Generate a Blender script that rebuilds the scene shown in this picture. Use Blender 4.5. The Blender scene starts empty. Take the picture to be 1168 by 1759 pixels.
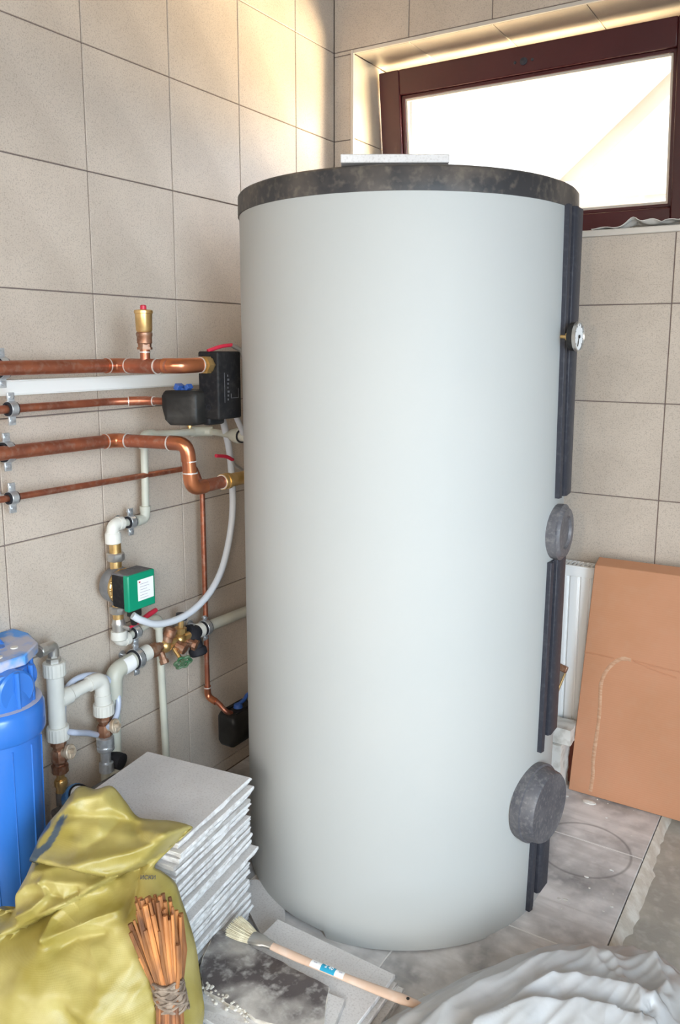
import bpy, bmesh, math, random
from mathutils import Vector, Matrix, noise
from math import pi, sin, cos, radians, sqrt, atan2
random.seed(7)
SC = bpy.context.scene
COL = SC.collection

# ------------------------------------------------------------ camera
cd = bpy.data.cameras.new('camera'); cam = bpy.data.objects.new('camera', cd); COL.objects.link(cam)
cd.sensor_fit = 'HORIZONTAL'; cd.sensor_width = 36; cd.lens = 1386.574 / 1168 * 36
cd.shift_x = -25.5925 / 1168; cd.shift_y = -58.291 / 1168
cd.clip_start = .02; cd.clip_end = 200
RT = Vector((.85340242, .52123605, .00415837)); UP = Vector((-.08812191, .13640707, .98672572)); FW = Vector((-.51374978, .84244056, -.16234244))
CAM = Vector((1.67745628, -2.59554473, 1.41457213))
cam.matrix_world = Matrix(((RT.x, UP.x, -FW.x, CAM.x), (RT.y, UP.y, -FW.y, CAM.y), (RT.z, UP.z, -FW.z, CAM.z), (0, 0, 0, 1)))
SC.camera = cam

# ------------------------------------------------------------ world, sun, lights, exposure
w = bpy.data.worlds.new('world'); SC.world = w; w.use_nodes = True
bg = w.node_tree.nodes['Background']; bg.inputs['Color'].default_value = (.93, .96, 1, 1); bg.inputs['Strength'].default_value = 2.0
def light(name, kind, loc, target, energy, color=(1, 1, 1), **k):
    l = bpy.data.lights.new(name, kind); o = bpy.data.objects.new(name, l); COL.objects.link(o)
    o.location = loc; o.rotation_euler = (Vector(target) - Vector(loc)).to_track_quat('-Z', 'Y').to_euler()
    l.energy = energy; l.color = color
    for a, b in k.items(): setattr(l, a, b)
    return o
light('sun', 'SUN', (3, -6, 12), (0, 6, 0), 12, (1, .93, .82), angle=.01)
# daylight falling through the small window: warm light thrown up by the sunlit yard, cool light from the sky
light('yard_daylight', 'AREA', (1.65, 1.9, 1.3), (.5, .1, 2.15), 300, (1, .76, .42), shape='RECTANGLE', size=1.4, size_y=.8)
light('ground_bounce', 'AREA', (1.9, 1.6, .8), (.6, .2, 2.3), 380, (1, .80, .52), shape='RECTANGLE', size=1.8, size_y=.8)
light('sky_daylight', 'AREA', (2.5, 2.0, 2.75), (.45, .1, 2.1), 125, (.92, .96, 1), shape='RECTANGLE', size=1.6, size_y=1.1)
# daylight from right of and behind the photographer, lamps inside the closed room
light('side_daylight', 'AREA', (3.4, -2.9, 1.6), (.35, -1.1, .30), 40, (.68, .85, 1), shape='RECTANGLE', size=1.5, size_y=1.5, spread=radians(110))
light('low_side_fill', 'AREA', (3.4, -2.6, 1.0), (.2, -1, .45), 32, (.66, .84, 1), shape='RECTANGLE', size=1.5, size_y=1.5, spread=radians(115))  # low fill lamp added on the right; the room has no opening there
light('rear_daylight', 'AREA', (2.1, -4.7, 1.5), (.95, -.6, .25), 29, (1, .96, .90), shape='RECTANGLE', size=2.2, size_y=1.4, spread=radians(95))
# the camera's own flash, beside the lens
fo = CAM - RT * .11 + UP * .03
light('camera_flash', 'AREA', fo, fo + FW * 2 - RT * .1 - UP * .0, 6.0, (1, .79, .56), shape='DISK', size=.035)
SC.view_settings.view_transform = 'Standard'; SC.view_settings.look = 'None'
SC.view_settings.gamma = 1; SC.view_settings.use_curve_mapping = False
SC.view_settings.exposure = 0.12

# ------------------------------------------------------------ materials
def pm(name, c, rough=.5, metal=0, c2=None, scale=8, lo=.4, hi=.6, bump=0, bscale=200, c3=None, s3=200, f3=.5, coat=0, detail=4, trans=0, sss=0, stretch=None, island=0, cfac=None):
    m = bpy.data.materials.new(name); m.use_nodes = True; nt = m.node_tree; N = nt.nodes; L = nt.links
    b = N['Principled BSDF']; b.inputs['Roughness'].default_value = rough; b.inputs['Metallic'].default_value = metal
    b.inputs['Base Color'].default_value = (*c, 1)
    if coat: b.inputs['Coat Weight'].default_value = coat
    if trans: b.inputs['Transmission Weight'].default_value = trans
    if sss: b.inputs['Subsurface Weight'].default_value = sss; b.inputs['Subsurface Radius'].default_value = (.02, .02, .02)
    tc = N.new('ShaderNodeTexCoord'); src = tc.outputs['Object']
    if stretch:
        mp = N.new('ShaderNodeMapping'); mp.inputs['Scale'].default_value = stretch; L.new(src, mp.inputs['Vector']); src = mp.outputs['Vector']
    last = None
    def mixin(fac, a, bb):
        mx = N.new('ShaderNodeMix'); mx.data_type = 'RGBA'
        L.new(fac, mx.inputs['Factor'])
        if isinstance(a, tuple): mx.inputs[6].default_value = (*a, 1)
        else: L.new(a, mx.inputs[6])
        mx.inputs[7].default_value = (*bb, 1)
        return mx.outputs[2]
    if c2:
        n = N.new('ShaderNodeTexNoise'); n.inputs['Scale'].default_value = scale; n.inputs['Detail'].default_value = detail; L.new(src, n.inputs['Vector'])
        r = N.new('ShaderNodeMapRange'); r.inputs['From Min'].default_value = lo; r.inputs['From Max'].default_value = hi
        L.new(n.outputs['Fac'], r.inputs['Value']); last = mixin(r.outputs['Result'], c, c2)
    if c3:
        n = N.new('ShaderNodeTexNoise'); n.inputs['Scale'].default_value = s3; n.inputs['Detail'].default_value = 2; L.new(src, n.inputs['Vector'])
        r = N.new('ShaderNodeMapRange'); r.inputs['From Min'].default_value = .5; r.inputs['From Max'].default_value = .75; r.inputs['To Max'].default_value = f3
        L.new(n.outputs['Fac'], r.inputs['Value']); last = mixin(r.outputs['Result'], last or c, c3)
    if island:
        oi = N.new('ShaderNodeObjectInfo'); r = N.new('ShaderNodeMapRange'); r.inputs['To Min'].default_value = 1 - island; r.inputs['To Max'].default_value = 1 + island
        L.new(oi.outputs['Random'], r.inputs['Value'])
        h = N.new('ShaderNodeHueSaturation'); L.new(r.outputs['Result'], h.inputs['Value'])
        if last: L.new(last, h.inputs['Color'])
        else: h.inputs['Color'].default_value = (*c, 1)
        last = h.outputs['Color']
    if last: L.new(last, b.inputs['Base Color'])
    if bump:
        n = N.new('ShaderNodeTexNoise'); n.inputs['Scale'].default_value = bscale; n.inputs['Detail'].default_value = 3; L.new(src, n.inputs['Vector'])
        bp = N.new('ShaderNodeBump'); bp.inputs['Strength'].default_value = bump; bp.inputs['Distance'].default_value = .002
        L.new(n.outputs['Fac'], bp.inputs['Height']); L.new(bp.outputs['Normal'], b.inputs['Normal'])
    m['b'] = 1
    return m
M = {}
M['tile'] = pm('wall_tile_glaze', (.555, .475, .40), .45, c2=(.505, .43, .36), scale=6, c3=(.30, .25, .21), s3=330, f3=.75, bump=.12, bscale=300, island=.03)
M['reveal'] = pm('reveal_tile_glaze', (.60, .53, .43), .3, c2=(.54, .47, .38), scale=7, c3=(.42, .36, .29), s3=240, f3=.35, bump=.1, bscale=260)
M['grout'] = pm('grout', (.20, .155, .14), .9)
M['floor'] = None
M['screed'] = pm('screed', (.46, .43, .37), .9, c2=(.36, .34, .30), scale=7, c3=(.58, .56, .52), s3=40, f3=.5, bump=.5, bscale=60)
M['mortar'] = pm('mortar', (.52, .47, .40), .9, c2=(.66, .63, .57), scale=25, bump=.9, bscale=70)
M['jacket'] = pm('tank_jacket_foil', (.430, .437, .425), .65, c2=(.42, .43, .42), scale=3, bump=.03, bscale=500)
M['cap'] = pm('tank_cap_plastic', (.035, .034, .037), .5, c2=(.12, .10, .085), scale=9, lo=.45, hi=.75, c3=(.26, .22, .17), s3=60, f3=.35, bump=.15, bscale=150)
M['strip'] = pm('dark_strip_plastic', (.035, .037, .048), .38, c3=(.12, .12, .13), s3=90, f3=.25)
M['disc'] = pm('flange_plastic', (.075, .075, .088), .5, c2=(.12, .117, .127), scale=14, c3=(.35, .33, .31), s3=120, f3=.3, bump=.2, bscale=300)
M['alu'] = pm('alu_trim', (.62, .58, .53), .45, .3)
M['maroon'] = pm('brown_window_frame', (.052, .008, .011), .35, c2=(.062, .010, .013), scale=5, bump=.05, bscale=90, coat=.15)
M['white'] = pm('white_plastic', (.82, .82, .80), .4)
M['whitepaint'] = pm('white_paint', (.80, .79, .76), .4)
M['copper'] = pm('copper', (.50, .17, .09), .42, .8, c2=(.34, .12, .075), scale=14, lo=.35, hi=.65, c3=(.55, .42, .34), s3=70, f3=.35, bump=.1, bscale=200)
M['copperfit'] = pm('polished_copper', (.66, .24, .11), .3, .9, c2=(.50, .18, .10), scale=20)
M['solder'] = pm('solder', (.80, .76, .72), .35, .6)
M['brass'] = pm('brass', (.74, .50, .22), .36, .85, c2=(.58, .37, .14), scale=30)
M['bronze'] = pm('bronze', (.26, .12, .07), .45, .7, c2=(.38, .2, .12), scale=30, c3=(.5, .45, .38), s3=60, f3=.4)
M['nickel'] = pm('nickel', (.55, .53, .50), .3, .8)
M['zinc'] = pm('zinc', (.62, .65, .68), .3, .75, c2=(.5, .52, .55), scale=60)
M['rubber'] = pm('rubber', (.02, .02, .025), .7)
M['black'] = pm('black_insulation', (.010, .010, .012), .5, c2=(.018, .017, .017), scale=12, c3=(.07, .065, .06), s3=80, f3=.25, bump=.2, bscale=120)
M['blackdusty'] = pm('dusty_black_insulation', (.016, .015, .014), .42, c2=(.045, .041, .036), scale=9, lo=.45, hi=.75, bump=.35, bscale=60)
M['pp'] = pm('grey_pp_pipe', (.52, .52, .44), .42, c2=(.46, .46, .40), scale=12)
M['ppw'] = pm('white_pp_fitting', (.70, .69, .64), .4, c2=(.64, .63, .58), scale=12)
M['hose'] = pm('grey_hose', (.58, .61, .66), .4)
M['bluehose'] = pm('clear_blue_hose', (.46, .51, .63), .25)
M['red'] = pm('red_handle', (.52, .02, .05), .4)
M['blue'] = pm('blue_handle', (.03, .09, .32), .4)
M['filter'] = pm('blue_filter_plastic', (.03, .16, .56), .32, c2=(.035, .18, .60), scale=4, coat=.2)
M['filterd'] = pm('dusty_blue_filter', (.10, .33, .80), .6, c2=(.50, .50, .58), scale=16, lo=.42, hi=.56, bump=.2, bscale=150)
M['dust'] = pm('lilac_dust', (.55, .55, .62), .85, c2=(.44, .46, .58), scale=30)
M['green'] = pm('green_pump_plastic', (.0, .26, .14), .38)
M['greenw'] = pm('green_wheel', (.03, .12, .05), .5, c2=(.10, .16, .09), scale=40)
M['castiron'] = pm('cast_iron', (.17, .17, .175), .5, .2, c2=(.22, .22, .225), scale=30)
M['label'] = pm('paper_label', (.85, .85, .85), .6)
M['print'] = pm('grey_print', (.35, .33, .42), .6)
M['stile'] = pm('spare_tile_face', (.62, .60, .59), .5, c2=(.57, .55, .54), scale=8, c3=(.34, .31, .30), s3=240, f3=.5, bump=.1, bscale=300)
M['sedge'] = pm('tile_edge_mortar', (.66, .65, .64), .9, c2=(.48, .46, .445), scale=45, lo=.45, hi=.65, c3=(.82, .83, .85), s3=80, f3=.6, bump=.5, bscale=90)
M['sdark'] = pm('tile_clay_and_gap_shade', (.36, .335, .31), .85, c2=(.47, .45, .43), scale=40, bump=.5, bscale=90)
M['dirty'] = pm('mortar_smeared_tile', (.085, .07, .07), .35, c2=(.46, .43, .40), scale=8, lo=.46, hi=.64, c3=(.62, .6, .57), s3=60, f3=.5, bump=.5, bscale=60, detail=8)
M['twig'] = pm('twig', (.24, .09, .03), .55, c2=(.46, .19, .06), scale=22, c3=(.10, .045, .03), s3=50, f3=.8, stretch=(1, 1, .2), island=.45)
M['twine'] = pm('twine', (.16, .12, .09), .9, c2=(.32, .25, .19), scale=60, bump=.9, bscale=150)
M['bristle'] = pm('bristle', (.84, .77, .58), .6, c2=(.70, .62, .44), scale=60, stretch=(1, 1, .2))
M['wood'] = pm('pale_handle_wood', (.72, .52, .40), .5, c2=(.62, .42, .30), scale=6, stretch=(1, 1, .3), c3=(.8, .72, .66), s3=30, f3=.4)
M['cyan'] = pm('cyan_label', (.02, .32, .50), .5)
M['plaster'] = pm('plaster_block', (.70, .68, .64), .9, c2=(.50, .47, .42), scale=30, lo=.5, hi=.7, bump=.8, bscale=60)
M['rad'] = pm('radiator_enamel', (.86, .86, .85), .35)
M['dark'] = pm('black_and_gap_shade', (.02, .02, .02), .8)
M['redbrick'] = pm('dull_red', (.20, .06, .04), .8)
M['paper'] = pm('paper', (.78, .76, .72), .7, bump=.2, bscale=40)
M['brick'] = pm('pale_house_render', (.80, .74, .68), .9, c2=(.76, .68, .62), scale=1.2)
M['roof'] = pm('outdoor_grey', (.55, .55, .56), .9, c2=(.70, .69, .67), scale=3)
M['yard'] = pm('sand_yard', (.62, .52, .38), .95)

for k_ in ('black', 'blackdusty', 'rubber', 'strip'): M[k_].node_tree.nodes['Principled BSDF'].inputs['Specular IOR Level'].default_value = .22
M['black'].node_tree.nodes['Principled BSDF'].inputs['Roughness'].default_value = .6
def cardboard_mat():
    m = pm('cardboard', (.52, .25, .14), .8, c2=(.48, .228, .12), scale=3, c3=(.50, .27, .16), s3=25, f3=.35)
    nt = m.node_tree; N = nt.nodes; L = nt.links; b = N['Principled BSDF']
    tc = N.new('ShaderNodeTexCoord'); wv = N.new('ShaderNodeTexWave'); wv.bands_direction = 'Z'; wv.inputs['Scale'].default_value = 45; wv.inputs['Distortion'].default_value = .6
    L.new(tc.outputs['Object'], wv.inputs['Vector']); bp = N.new('ShaderNodeBump'); bp.inputs['Strength'].default_value = .16; bp.inputs['Distance'].default_value = .001
    L.new(wv.outputs['Fac'], bp.inputs['Height']); L.new(bp.outputs['Normal'], b.inputs['Normal'])
    return m
M['card'] = cardboard_mat()
M['cardscuff'] = pm('scuffed_cardboard', (.56, .35, .23), .85, c2=(.48, .26, .15), scale=60, lo=.4, hi=.6, stretch=(1, 1, 3))

def floor_mat():
    # dark grey stone tile under cement dust, with a bucket ring
    m = pm('dusty_floor_tile', (.18, .177, .18), .6, c2=(.78, .76, .755), scale=5, lo=.33, hi=.60, c3=(.78, .76, .75), s3=34, f3=.5, bump=.25, bscale=60, detail=9)
    nt = m.node_tree; N = nt.nodes; L = nt.links; b = N['Principled BSDF']
    src = b.inputs['Base Color'].links[0].from_socket
    geo = N.new('ShaderNodeNewGeometry')
    # sweeping wipe marks
    mp = N.new('ShaderNodeMapping'); mp.inputs['Rotation'].default_value = (0, 0, .9); mp.inputs['Scale'].default_value = (4, 26, 4); L.new(geo.outputs['Position'], mp.inputs['Vector'])
    n = N.new('ShaderNodeTexNoise'); n.inputs['Scale'].default_value = 1.2; n.inputs['Detail'].default_value = 6; n.inputs['Distortion'].default_value = .8; L.new(mp.outputs['Vector'], n.inputs['Vector'])
    r = N.new('ShaderNodeMapRange'); r.inputs['From Min'].default_value = .45; r.inputs['From Max'].default_value = .7; r.inputs['To Max'].default_value = .55; L.new(n.outputs['Fac'], r.inputs['Value'])
    mx = N.new('ShaderNodeMix'); mx.data_type = 'RGBA'; L.new(r.outputs['Result'], mx.inputs['Factor']); L.new(src, mx.inputs[6]); mx.inputs[7].default_value = (.47, .45, .43, 1)
    d = N.new('ShaderNodeVectorMath'); d.operation = 'DISTANCE'; L.new(geo.outputs['Position'], d.inputs[0]); d.inputs[1].default_value = (1.145, -.46, 0)
    s = N.new('ShaderNodeMath'); s.operation = 'SUBTRACT'; L.new(d.outputs['Value'], s.inputs[0]); s.inputs[1].default_value = .128
    a = N.new('ShaderNodeMath'); a.operation = 'ABSOLUTE'; L.new(s.outputs[0], a.inputs[0])
    r2 = N.new('ShaderNodeMapRange'); r2.inputs['From Min'].default_value = .0; r2.inputs['From Max'].default_value = .006; r2.inputs['To Min'].default_value = .6; r2.inputs['To Max'].default_value = 0; L.new(a.outputs[0], r2.inputs['Value'])
    m2 = N.new('ShaderNodeMix'); m2.data_type = 'RGBA'; L.new(r2.outputs['Result'], m2.inputs['Factor']); L.new(mx.outputs[2], m2.inputs[6]); m2.inputs[7].default_value = (.12, .11, .11, 1)
    L.new(m2.outputs[2], b.inputs['Base Color'])
    return m
M['floor'] = floor_mat()

def glass_mat(name, op=.06, tint=(1, 1, 1)):
    m = bpy.data.materials.new(name); m.use_nodes = True; nt = m.node_tree; N = nt.nodes; L = nt.links; N.clear()
    o = N.new('ShaderNodeOutputMaterial'); t = N.new('ShaderNodeBsdfTransparent'); t.inputs[0].default_value = (*tint, 1)
    g = N.new('ShaderNodeBsdfGlossy'); g.inputs['Roughness'].default_value = .03; mx = N.new('ShaderNodeMixShader'); mx.inputs[0].default_value = op
    L.new(t.outputs[0], mx.inputs[1]); L.new(g.outputs[0], mx.inputs[2]); L.new(mx.outputs[0], o.inputs[0]); return m
M['glass'] = glass_mat('window_glass')

# ------------------------------------------------------------ mesh helpers
OFF = {}
class G:
    def __init__(s): s.v = []; s.f = []; s.mi = []; s.cur = 0
    def add(s, vs, fs):
        n = len(s.v); s.v += [tuple(v) for v in vs]; s.f += [tuple(i + n for i in f) for f in fs]; s.mi += [s.cur] * len(fs); return s
    def box(s, lo, hi, rot=None, piv=None):
        x0, y0, z0 = lo; x1, y1, z1 = hi
        vs = [Vector(p) for p in ((x0, y0, z0), (x1, y0, z0), (x1, y1, z0), (x0, y1, z0), (x0, y0, z1), (x1, y0, z1), (x1, y1, z1), (x0, y1, z1))]
        if rot is not None:
            c = Vector(piv) if piv is not None else (Vector(lo) + Vector(hi)) / 2
            vs = [rot @ (v - c) + c for v in vs]
        return s.add(vs, [(3, 2, 1, 0), (4, 5, 6, 7), (0, 1, 5, 4), (1, 2, 6, 5), (2, 3, 7, 6), (3, 0, 4, 7)])
    def prism(s, pts, n):  # polygon extruded along vector n
        n = Vector(n); k = len(pts); a = [Vector(p) for p in pts]; b = [p + n for p in a]
        return s.add(a + b, [tuple(range(k))[::-1], tuple(range(k, 2 * k))] + [(i, (i + 1) % k, k + (i + 1) % k, k + i) for i in range(k)])
    def rings(s, rs, cap0=True, cap1=True, close=True):
        k = len(rs[0]); vs = [p for r in rs for p in r]; fs = []
        for j in range(len(rs) - 1):
            for i in range(k if close else k - 1):
                a = j * k + i; b = j * k + (i + 1) % k; fs.append((a, b, b + k, a + k))
        if cap0: fs.append(tuple(range(k))[::-1])
        if cap1: fs.append(tuple(range((len(rs) - 1) * k, len(rs) * k)))
        return s.add(vs, fs)
    def lathe(s, p, d, prof, seg=20, cap0=True, cap1=True):  # prof: (distance along d, radius)
        p = Vector(p); d = Vector(d).normalized(); a, b = frame(d)
        return s.rings([[p + d * t + (a * cos(2 * pi * i / seg) + b * sin(2 * pi * i / seg)) * r for i in range(seg)] for t, r in prof], cap0, cap1)
    def cyl(s, p0, p1, r, seg=16, r1=None):
        p0 = Vector(p0); p1 = Vector(p1); return s.lathe(p0, p1 - p0, [(0, r), ((p1 - p0).length, r if r1 is None else r1)], seg)
    def tube(s, path, r, seg=12, cap=True):
        path = [Vector(p) for p in path]; rs = []; t = (path[1] - path[0]).normalized(); a, b = frame(t)
        for i, p in enumerate(path):
            t2 = (path[min(i + 1, len(path) - 1)] - path[max(i - 1, 0)]).normalized()
            q = t.rotation_difference(t2); a = q @ a; b = q @ b; t = t2
            rr = r[i] if isinstance(r, (list, tuple)) else r
            rs.append([p + (a * cos(2 * pi * k / seg) + b * sin(2 * pi * k / seg)) * rr for k in range(seg)])
        return s.rings(rs, cap, cap)
    def ball(s, c, r, seg=14, n=8, sc=(1, 1, 1)):
        c = Vector(c); prof = [(-cos(pi * i / n), max(.001, sin(pi * i / n))) for i in range(n + 1)]
        return s.rings([[c + Vector((cos(2 * pi * k / seg) * q * r * sc[0], sin(2 * pi * k / seg) * q * r * sc[1], t * r * sc[2])) for k in range(seg)] for t, q in prof])
def frame(d):
    u = Vector((0, 0, 1)) if abs(d.z) < .9 else Vector((0, 1, 0))
    a = u.cross(d).normalized(); return a, d.cross(a)
def spline(pts, n=8):
    P = [Vector(p) for p in pts]; P = [P[0] * 2 - P[1]] + P + [P[-1] * 2 - P[-2]]; out = []
    for i in range(1, len(P) - 2):
        for k in range(n):
            t = k / n; a, b, c, d = P[i - 1:i + 3]
            out.append(.5 * ((2 * b) + (c - a) * t + (2 * a - 5 * b + 4 * c - d) * t * t + (3 * b - a - 3 * c + d) * t ** 3))
    out.append(P[-2]); return out
def fillet(pts, r, n=6):
    P = [Vector(p) for p in pts]; out = [P[0]]
    for i in range(1, len(P) - 1):
        a = (P[i - 1] - P[i]).normalized(); b = (P[i + 1] - P[i]).normalized()
        for k in range(n + 1):
            t = k / n; p0 = P[i] + a * r; p2 = P[i] + b * r
            out.append(p0 * (1 - t) ** 2 + P[i] * 2 * t * (1 - t) + p2 * t * t)
    out.append(P[-1]); return out

def me(name, g, mats, smooth=True, angle=38):
    m = bpy.data.meshes.new(name); m.from_pydata(g.v, [], g.f)
    for q in (mats if isinstance(mats, (list, tuple)) else [mats]): m.materials.append(M[q] if isinstance(q, str) else q)
    if any(g.mi): m.polygons.foreach_set('material_index', g.mi)
    m.update()
    bm = bmesh.new(); bm.from_mesh(m); bmesh.ops.recalc_face_normals(bm, faces=bm.faces); bm.to_mesh(m); bm.free()
    if smooth:
        m.polygons.foreach_set('use_smooth', [True] * len(m.polygons)); m.set_sharp_from_angle(angle=radians(angle))
    return m
def thing(name, label, cat, loc=(0, 0, 0), group=None):
    o = bpy.data.objects.new(name, None); COL.objects.link(o); o.location = loc; o.empty_display_size = .05
    o['label'] = label; o['category'] = cat
    if group: o['group'] = group
    OFF[o.name] = Vector(loc); return o
def obj(name, g, mats, parent=None, loc=None, bevel=0, label=None, smooth=True, seg=2, angle=38):
    """vertices are given in world coordinates; the origin goes to the thing's base (or to loc)"""
    off = OFF[parent.name] if parent is not None else Vector(loc or (0, 0, 0))
    g.v = [(v[0] - off.x, v[1] - off.y, v[2] - off.z) for v in g.v]
    o = bpy.data.objects.new(name, me(name, g, mats, smooth, angle)); COL.objects.link(o)
    if parent is not None: o.parent = parent; OFF[o.name] = off
    else: o.location = off; OFF[o.name] = off
    if bevel:
        b = o.modifiers.new('bevel', 'BEVEL'); b.width = bevel; b.segments = seg; b.limit_method = 'ANGLE'; b.angle_limit = radians(40)
    if label: o['label'] = label
    return o
def tag(o, label, cat, group=None):
    o['label'] = label; o['category'] = cat
    if group: o['group'] = group
    return o
def struct(o): o['kind'] = 'structure'; return o

# ------------------------------------------------------------ the room shell
JZ = [2.442 - .3 * j for j in range(-2, 9)]            # tile joints by height: 3.042 .. .042
WX0, WX1, WZ0, WZ1 = .083, 1.24, 1.768, 2.428          # window opening
RD = .31                                               # reveal depth
T = .008
def tilebox(g, lo, hi): g.box(lo, hi)
cache = {}
def tile_at(parent, lo, hi, mat='tile', bevel=.0011, name='tile'):
    lo = Vector(lo); hi = Vector(hi); key = (round(hi.x - lo.x, 3), round(hi.y - lo.y, 3), round(hi.z - lo.z, 3), mat)
    if key not in cache:
        g = G(); s = hi - lo; g.box((-s.x / 2, -s.y / 2, -s.z / 2), (s.x / 2, s.y / 2, s.z / 2)); cache[key] = me(name, g, mat, False)
    o = bpy.data.objects.new(name, cache[key]); COL.objects.link(o); o.parent = parent
    o.location = (lo + hi) / 2 - OFF[parent.name]
    b = o.modifiers.new('bevel', 'BEVEL'); b.width = bevel; b.segments = 1
    OFF[o.name] = OFF[parent.name]; return o
H = .0016                                              # half a joint
# left wall
g = G(); g.box((-.30, -5.4, 0), (-T + .004, .6, 3.0)); wl = struct(obj('wall_left', g, 'grout', smooth=False))
YJ = [.0] + [-.2368 - .3 * k for k in range(0, 7)]
ZR = [(JZ[k + 1], JZ[k]) for k in range(len(JZ) - 1)] + [(0.0, JZ[-1])]
for k in range(len(YJ) - 1):
    for z0, z1 in ZR:
        if z0 > 2.9: continue
        z1 = min(z1, 2.998)
        tile_at(wl, (-T, YJ[k + 1] + H, z0 + H), (0, YJ[k] - H, z1 - H))
g = G(); g.box((-T, -5.4, .0), (0, YJ[-1] - H, 3.0)); obj('plain_facing', g, 'tile', wl, smooth=False)
# back wall with the window opening
g = G()
BK = T - .004
g.box((-.0, BK, 0), (WX0 - .006, .36, 3.0)); g.box((WX1 + .006, BK, 0), (3.6, .36, 3.0))
g.box((WX0 - .006, BK, 0), (WX1 + .006, .36, WZ0 - .006)); g.box((WX0 - .006, BK, WZ1 + .006), (WX1 + .006, .36, 3.0))
wb = struct(obj('wall_back', g, 'grout', smooth=False))
XJ = [0.0] + [.2997 + .3 * k for k in range(0, 6)]
for k in range(len(XJ) - 1):
    for z0, z1 in ZR:
        if z0 > 2.9: continue
        z1 = min(z1, 2.998); x0, x1 = XJ[k], XJ[k + 1]
        rects = [(x0, x1, z0, z1)]
        if x1 > WX0 and x0 < WX1 and z1 > WZ0 and z0 < WZ1:
            rects = []
            if z0 < WZ0: rects.append((x0, x1, z0, WZ0))
            if z1 > WZ1: rects.append((x0, x1, WZ1, z1))
            a, b = max(z0, WZ0), min(z1, WZ1)
            if x0 < WX0: rects.append((x0, WX0, a, b))
            if x1 > WX1: rects.append((WX1, x1, a, b))
        for a, b, c, d in rects:
            if b - a > .012 and d - c > .012: tile_at(wb, (a + H, 0, c + H), (b - H, T, d - H))
g = G(); g.box((XJ[-1] + H, 0, 0), (3.6, T, 3.0)); obj('plain_facing', g, 'tile', wb, smooth=False)
# tiled reveal
for k in range(5):
    a = max(WX0, XJ[k]); b = min(WX1, XJ[k + 1])
    if b > a + .01: tile_at(wb, (a + H, .006, WZ1), (b - H, RD, WZ1 + .006), 'reveal')
for a, b in ((WZ0, 2.146), (2.146, WZ1)):
    tile_at(wb, (WX0 - .006, .006, a + H), (WX0, RD, b - H), 'reveal'); tile_at(wb, (WX1, .006, a + H), (WX1 + .006, RD, b - H), 'reveal')
# metal edge trims round the opening
for n, lo, hi in ((1, (WX0 - .012, -.004, WZ0), (WX0, .006, WZ1 + .012)), (2, (WX0, -.004, WZ1), (WX1, .006, WZ1 + .012)), (3, (WX1, -.004, WZ0), (WX1 + .012, .006, WZ1 + .012))):
    g = G(); g.box(lo, hi); struct(obj('trim_%d' % n, g, 'alu', bevel=.002))
g = G(); g.box((WX0 - .02, -.014, WZ0 - .020), (WX1 + .02, RD, WZ0)); struct(obj('trim_4', g, 'alu', bevel=.003))
# floor: stone tiles up to x=1.30, bare screed a little lower beyond
g = G(); g.box((-.3, -5.4, -.14), (1.296, .4, -.006)); fl = struct(obj('floor', g, 'grout', smooth=False))
FX = [.0, .423, .868, 1.300]; FY = [0.0, -.42, -.864, -1.308, -1.752, -2.196]
FLM = M['floor']
for i in range(3):
    for j in range(5):
        tile_at(fl, (FX[i] + .0019, FY[j + 1] + .0019, -.010), (FX[i + 1] - .0019, FY[j] - .0019, 0), 'floor', .0008)
g = G(); g.box((-.01, -5.4, -.01), (1.3, FY[-1] - .0012, 0)); obj('plain_paving', g, 'floor', fl, smooth=False)
# pale joint filler, a hair below the tile faces
g = G()
for y in FY[1:]: g.box((.0, y - .0018, -.006), (1.299, y + .0018, -.0002))
for x in FX[1:3]: g.box((x - .0018, -2.2, -.006), (x + .0018, 0, -.0002))
M['filler'] = pm('joint_filler', (.80, .79, .77), .9)
obj('joint_filler', g, 'filler', fl, smooth=False)
g = G(); n = 60
def scz(x, y): return -.034 + .004 * noise.noise(Vector((x * 9, y * 9, 0))) + .0015 * noise.noise(Vector((x * 40, y * 40, 3)))
vs = []; xs = [1.296 + 2.3 * i / n for i in range(n + 1)]; ys = [-5.4 + 5.4 * j / 130 for j in range(131)]
for y in ys:
    for x in xs: vs.append((x, y, scz(x, y)))
g.add(vs, [(j * (n + 1) + i, j * (n + 1) + i + 1, (j + 1) * (n + 1) + i + 1, (j + 1) * (n + 1) + i) for j in range(130) for i in range(n)])
sf = obj('screed', g, 'screed', fl)
# mortar lip squeezed out along the edge of the tiles
g = G(); rr = []
for k in range(90):
    y = -.03 - k * .022; wdt = .014 + .006 * noise.noise(Vector((y * 7, 1, 0))) + .006 * noise.noise(Vector((y * 31, 5, 0)))
    if -.70 < y < -.42: wdt += .008
    rr.append([(1.301, y, -.045), (1.301, y, -.004), (1.301 + wdt * .5, y, -.010 + .004 * noise.noise(Vector((y * 40, 0, 2)))), (1.301 + wdt, y, -.022), (1.301 + wdt * 1.5 + .008, y, -.045)])
g.rings(rr); obj('mortar_lip', g, 'mortar', fl)
# ceiling, right wall and the wall behind out of the frame
g = G(); g.box((-.3, -5.4, 3.0), (3.6, .36, 3.1)); struct(obj('ceiling', g, 'screed', smooth=False))
g = G(); g.box((3.5, -5.4, -.1), (3.6, .0, 3.0)); struct(obj('wall_right', g, 'tile', smooth=False))
g = G(); g.box((-.3, -5.5, -.1), (3.6, -5.4, 3.0)); struct(obj('wall_rear', g, 'tile', smooth=False))

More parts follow.
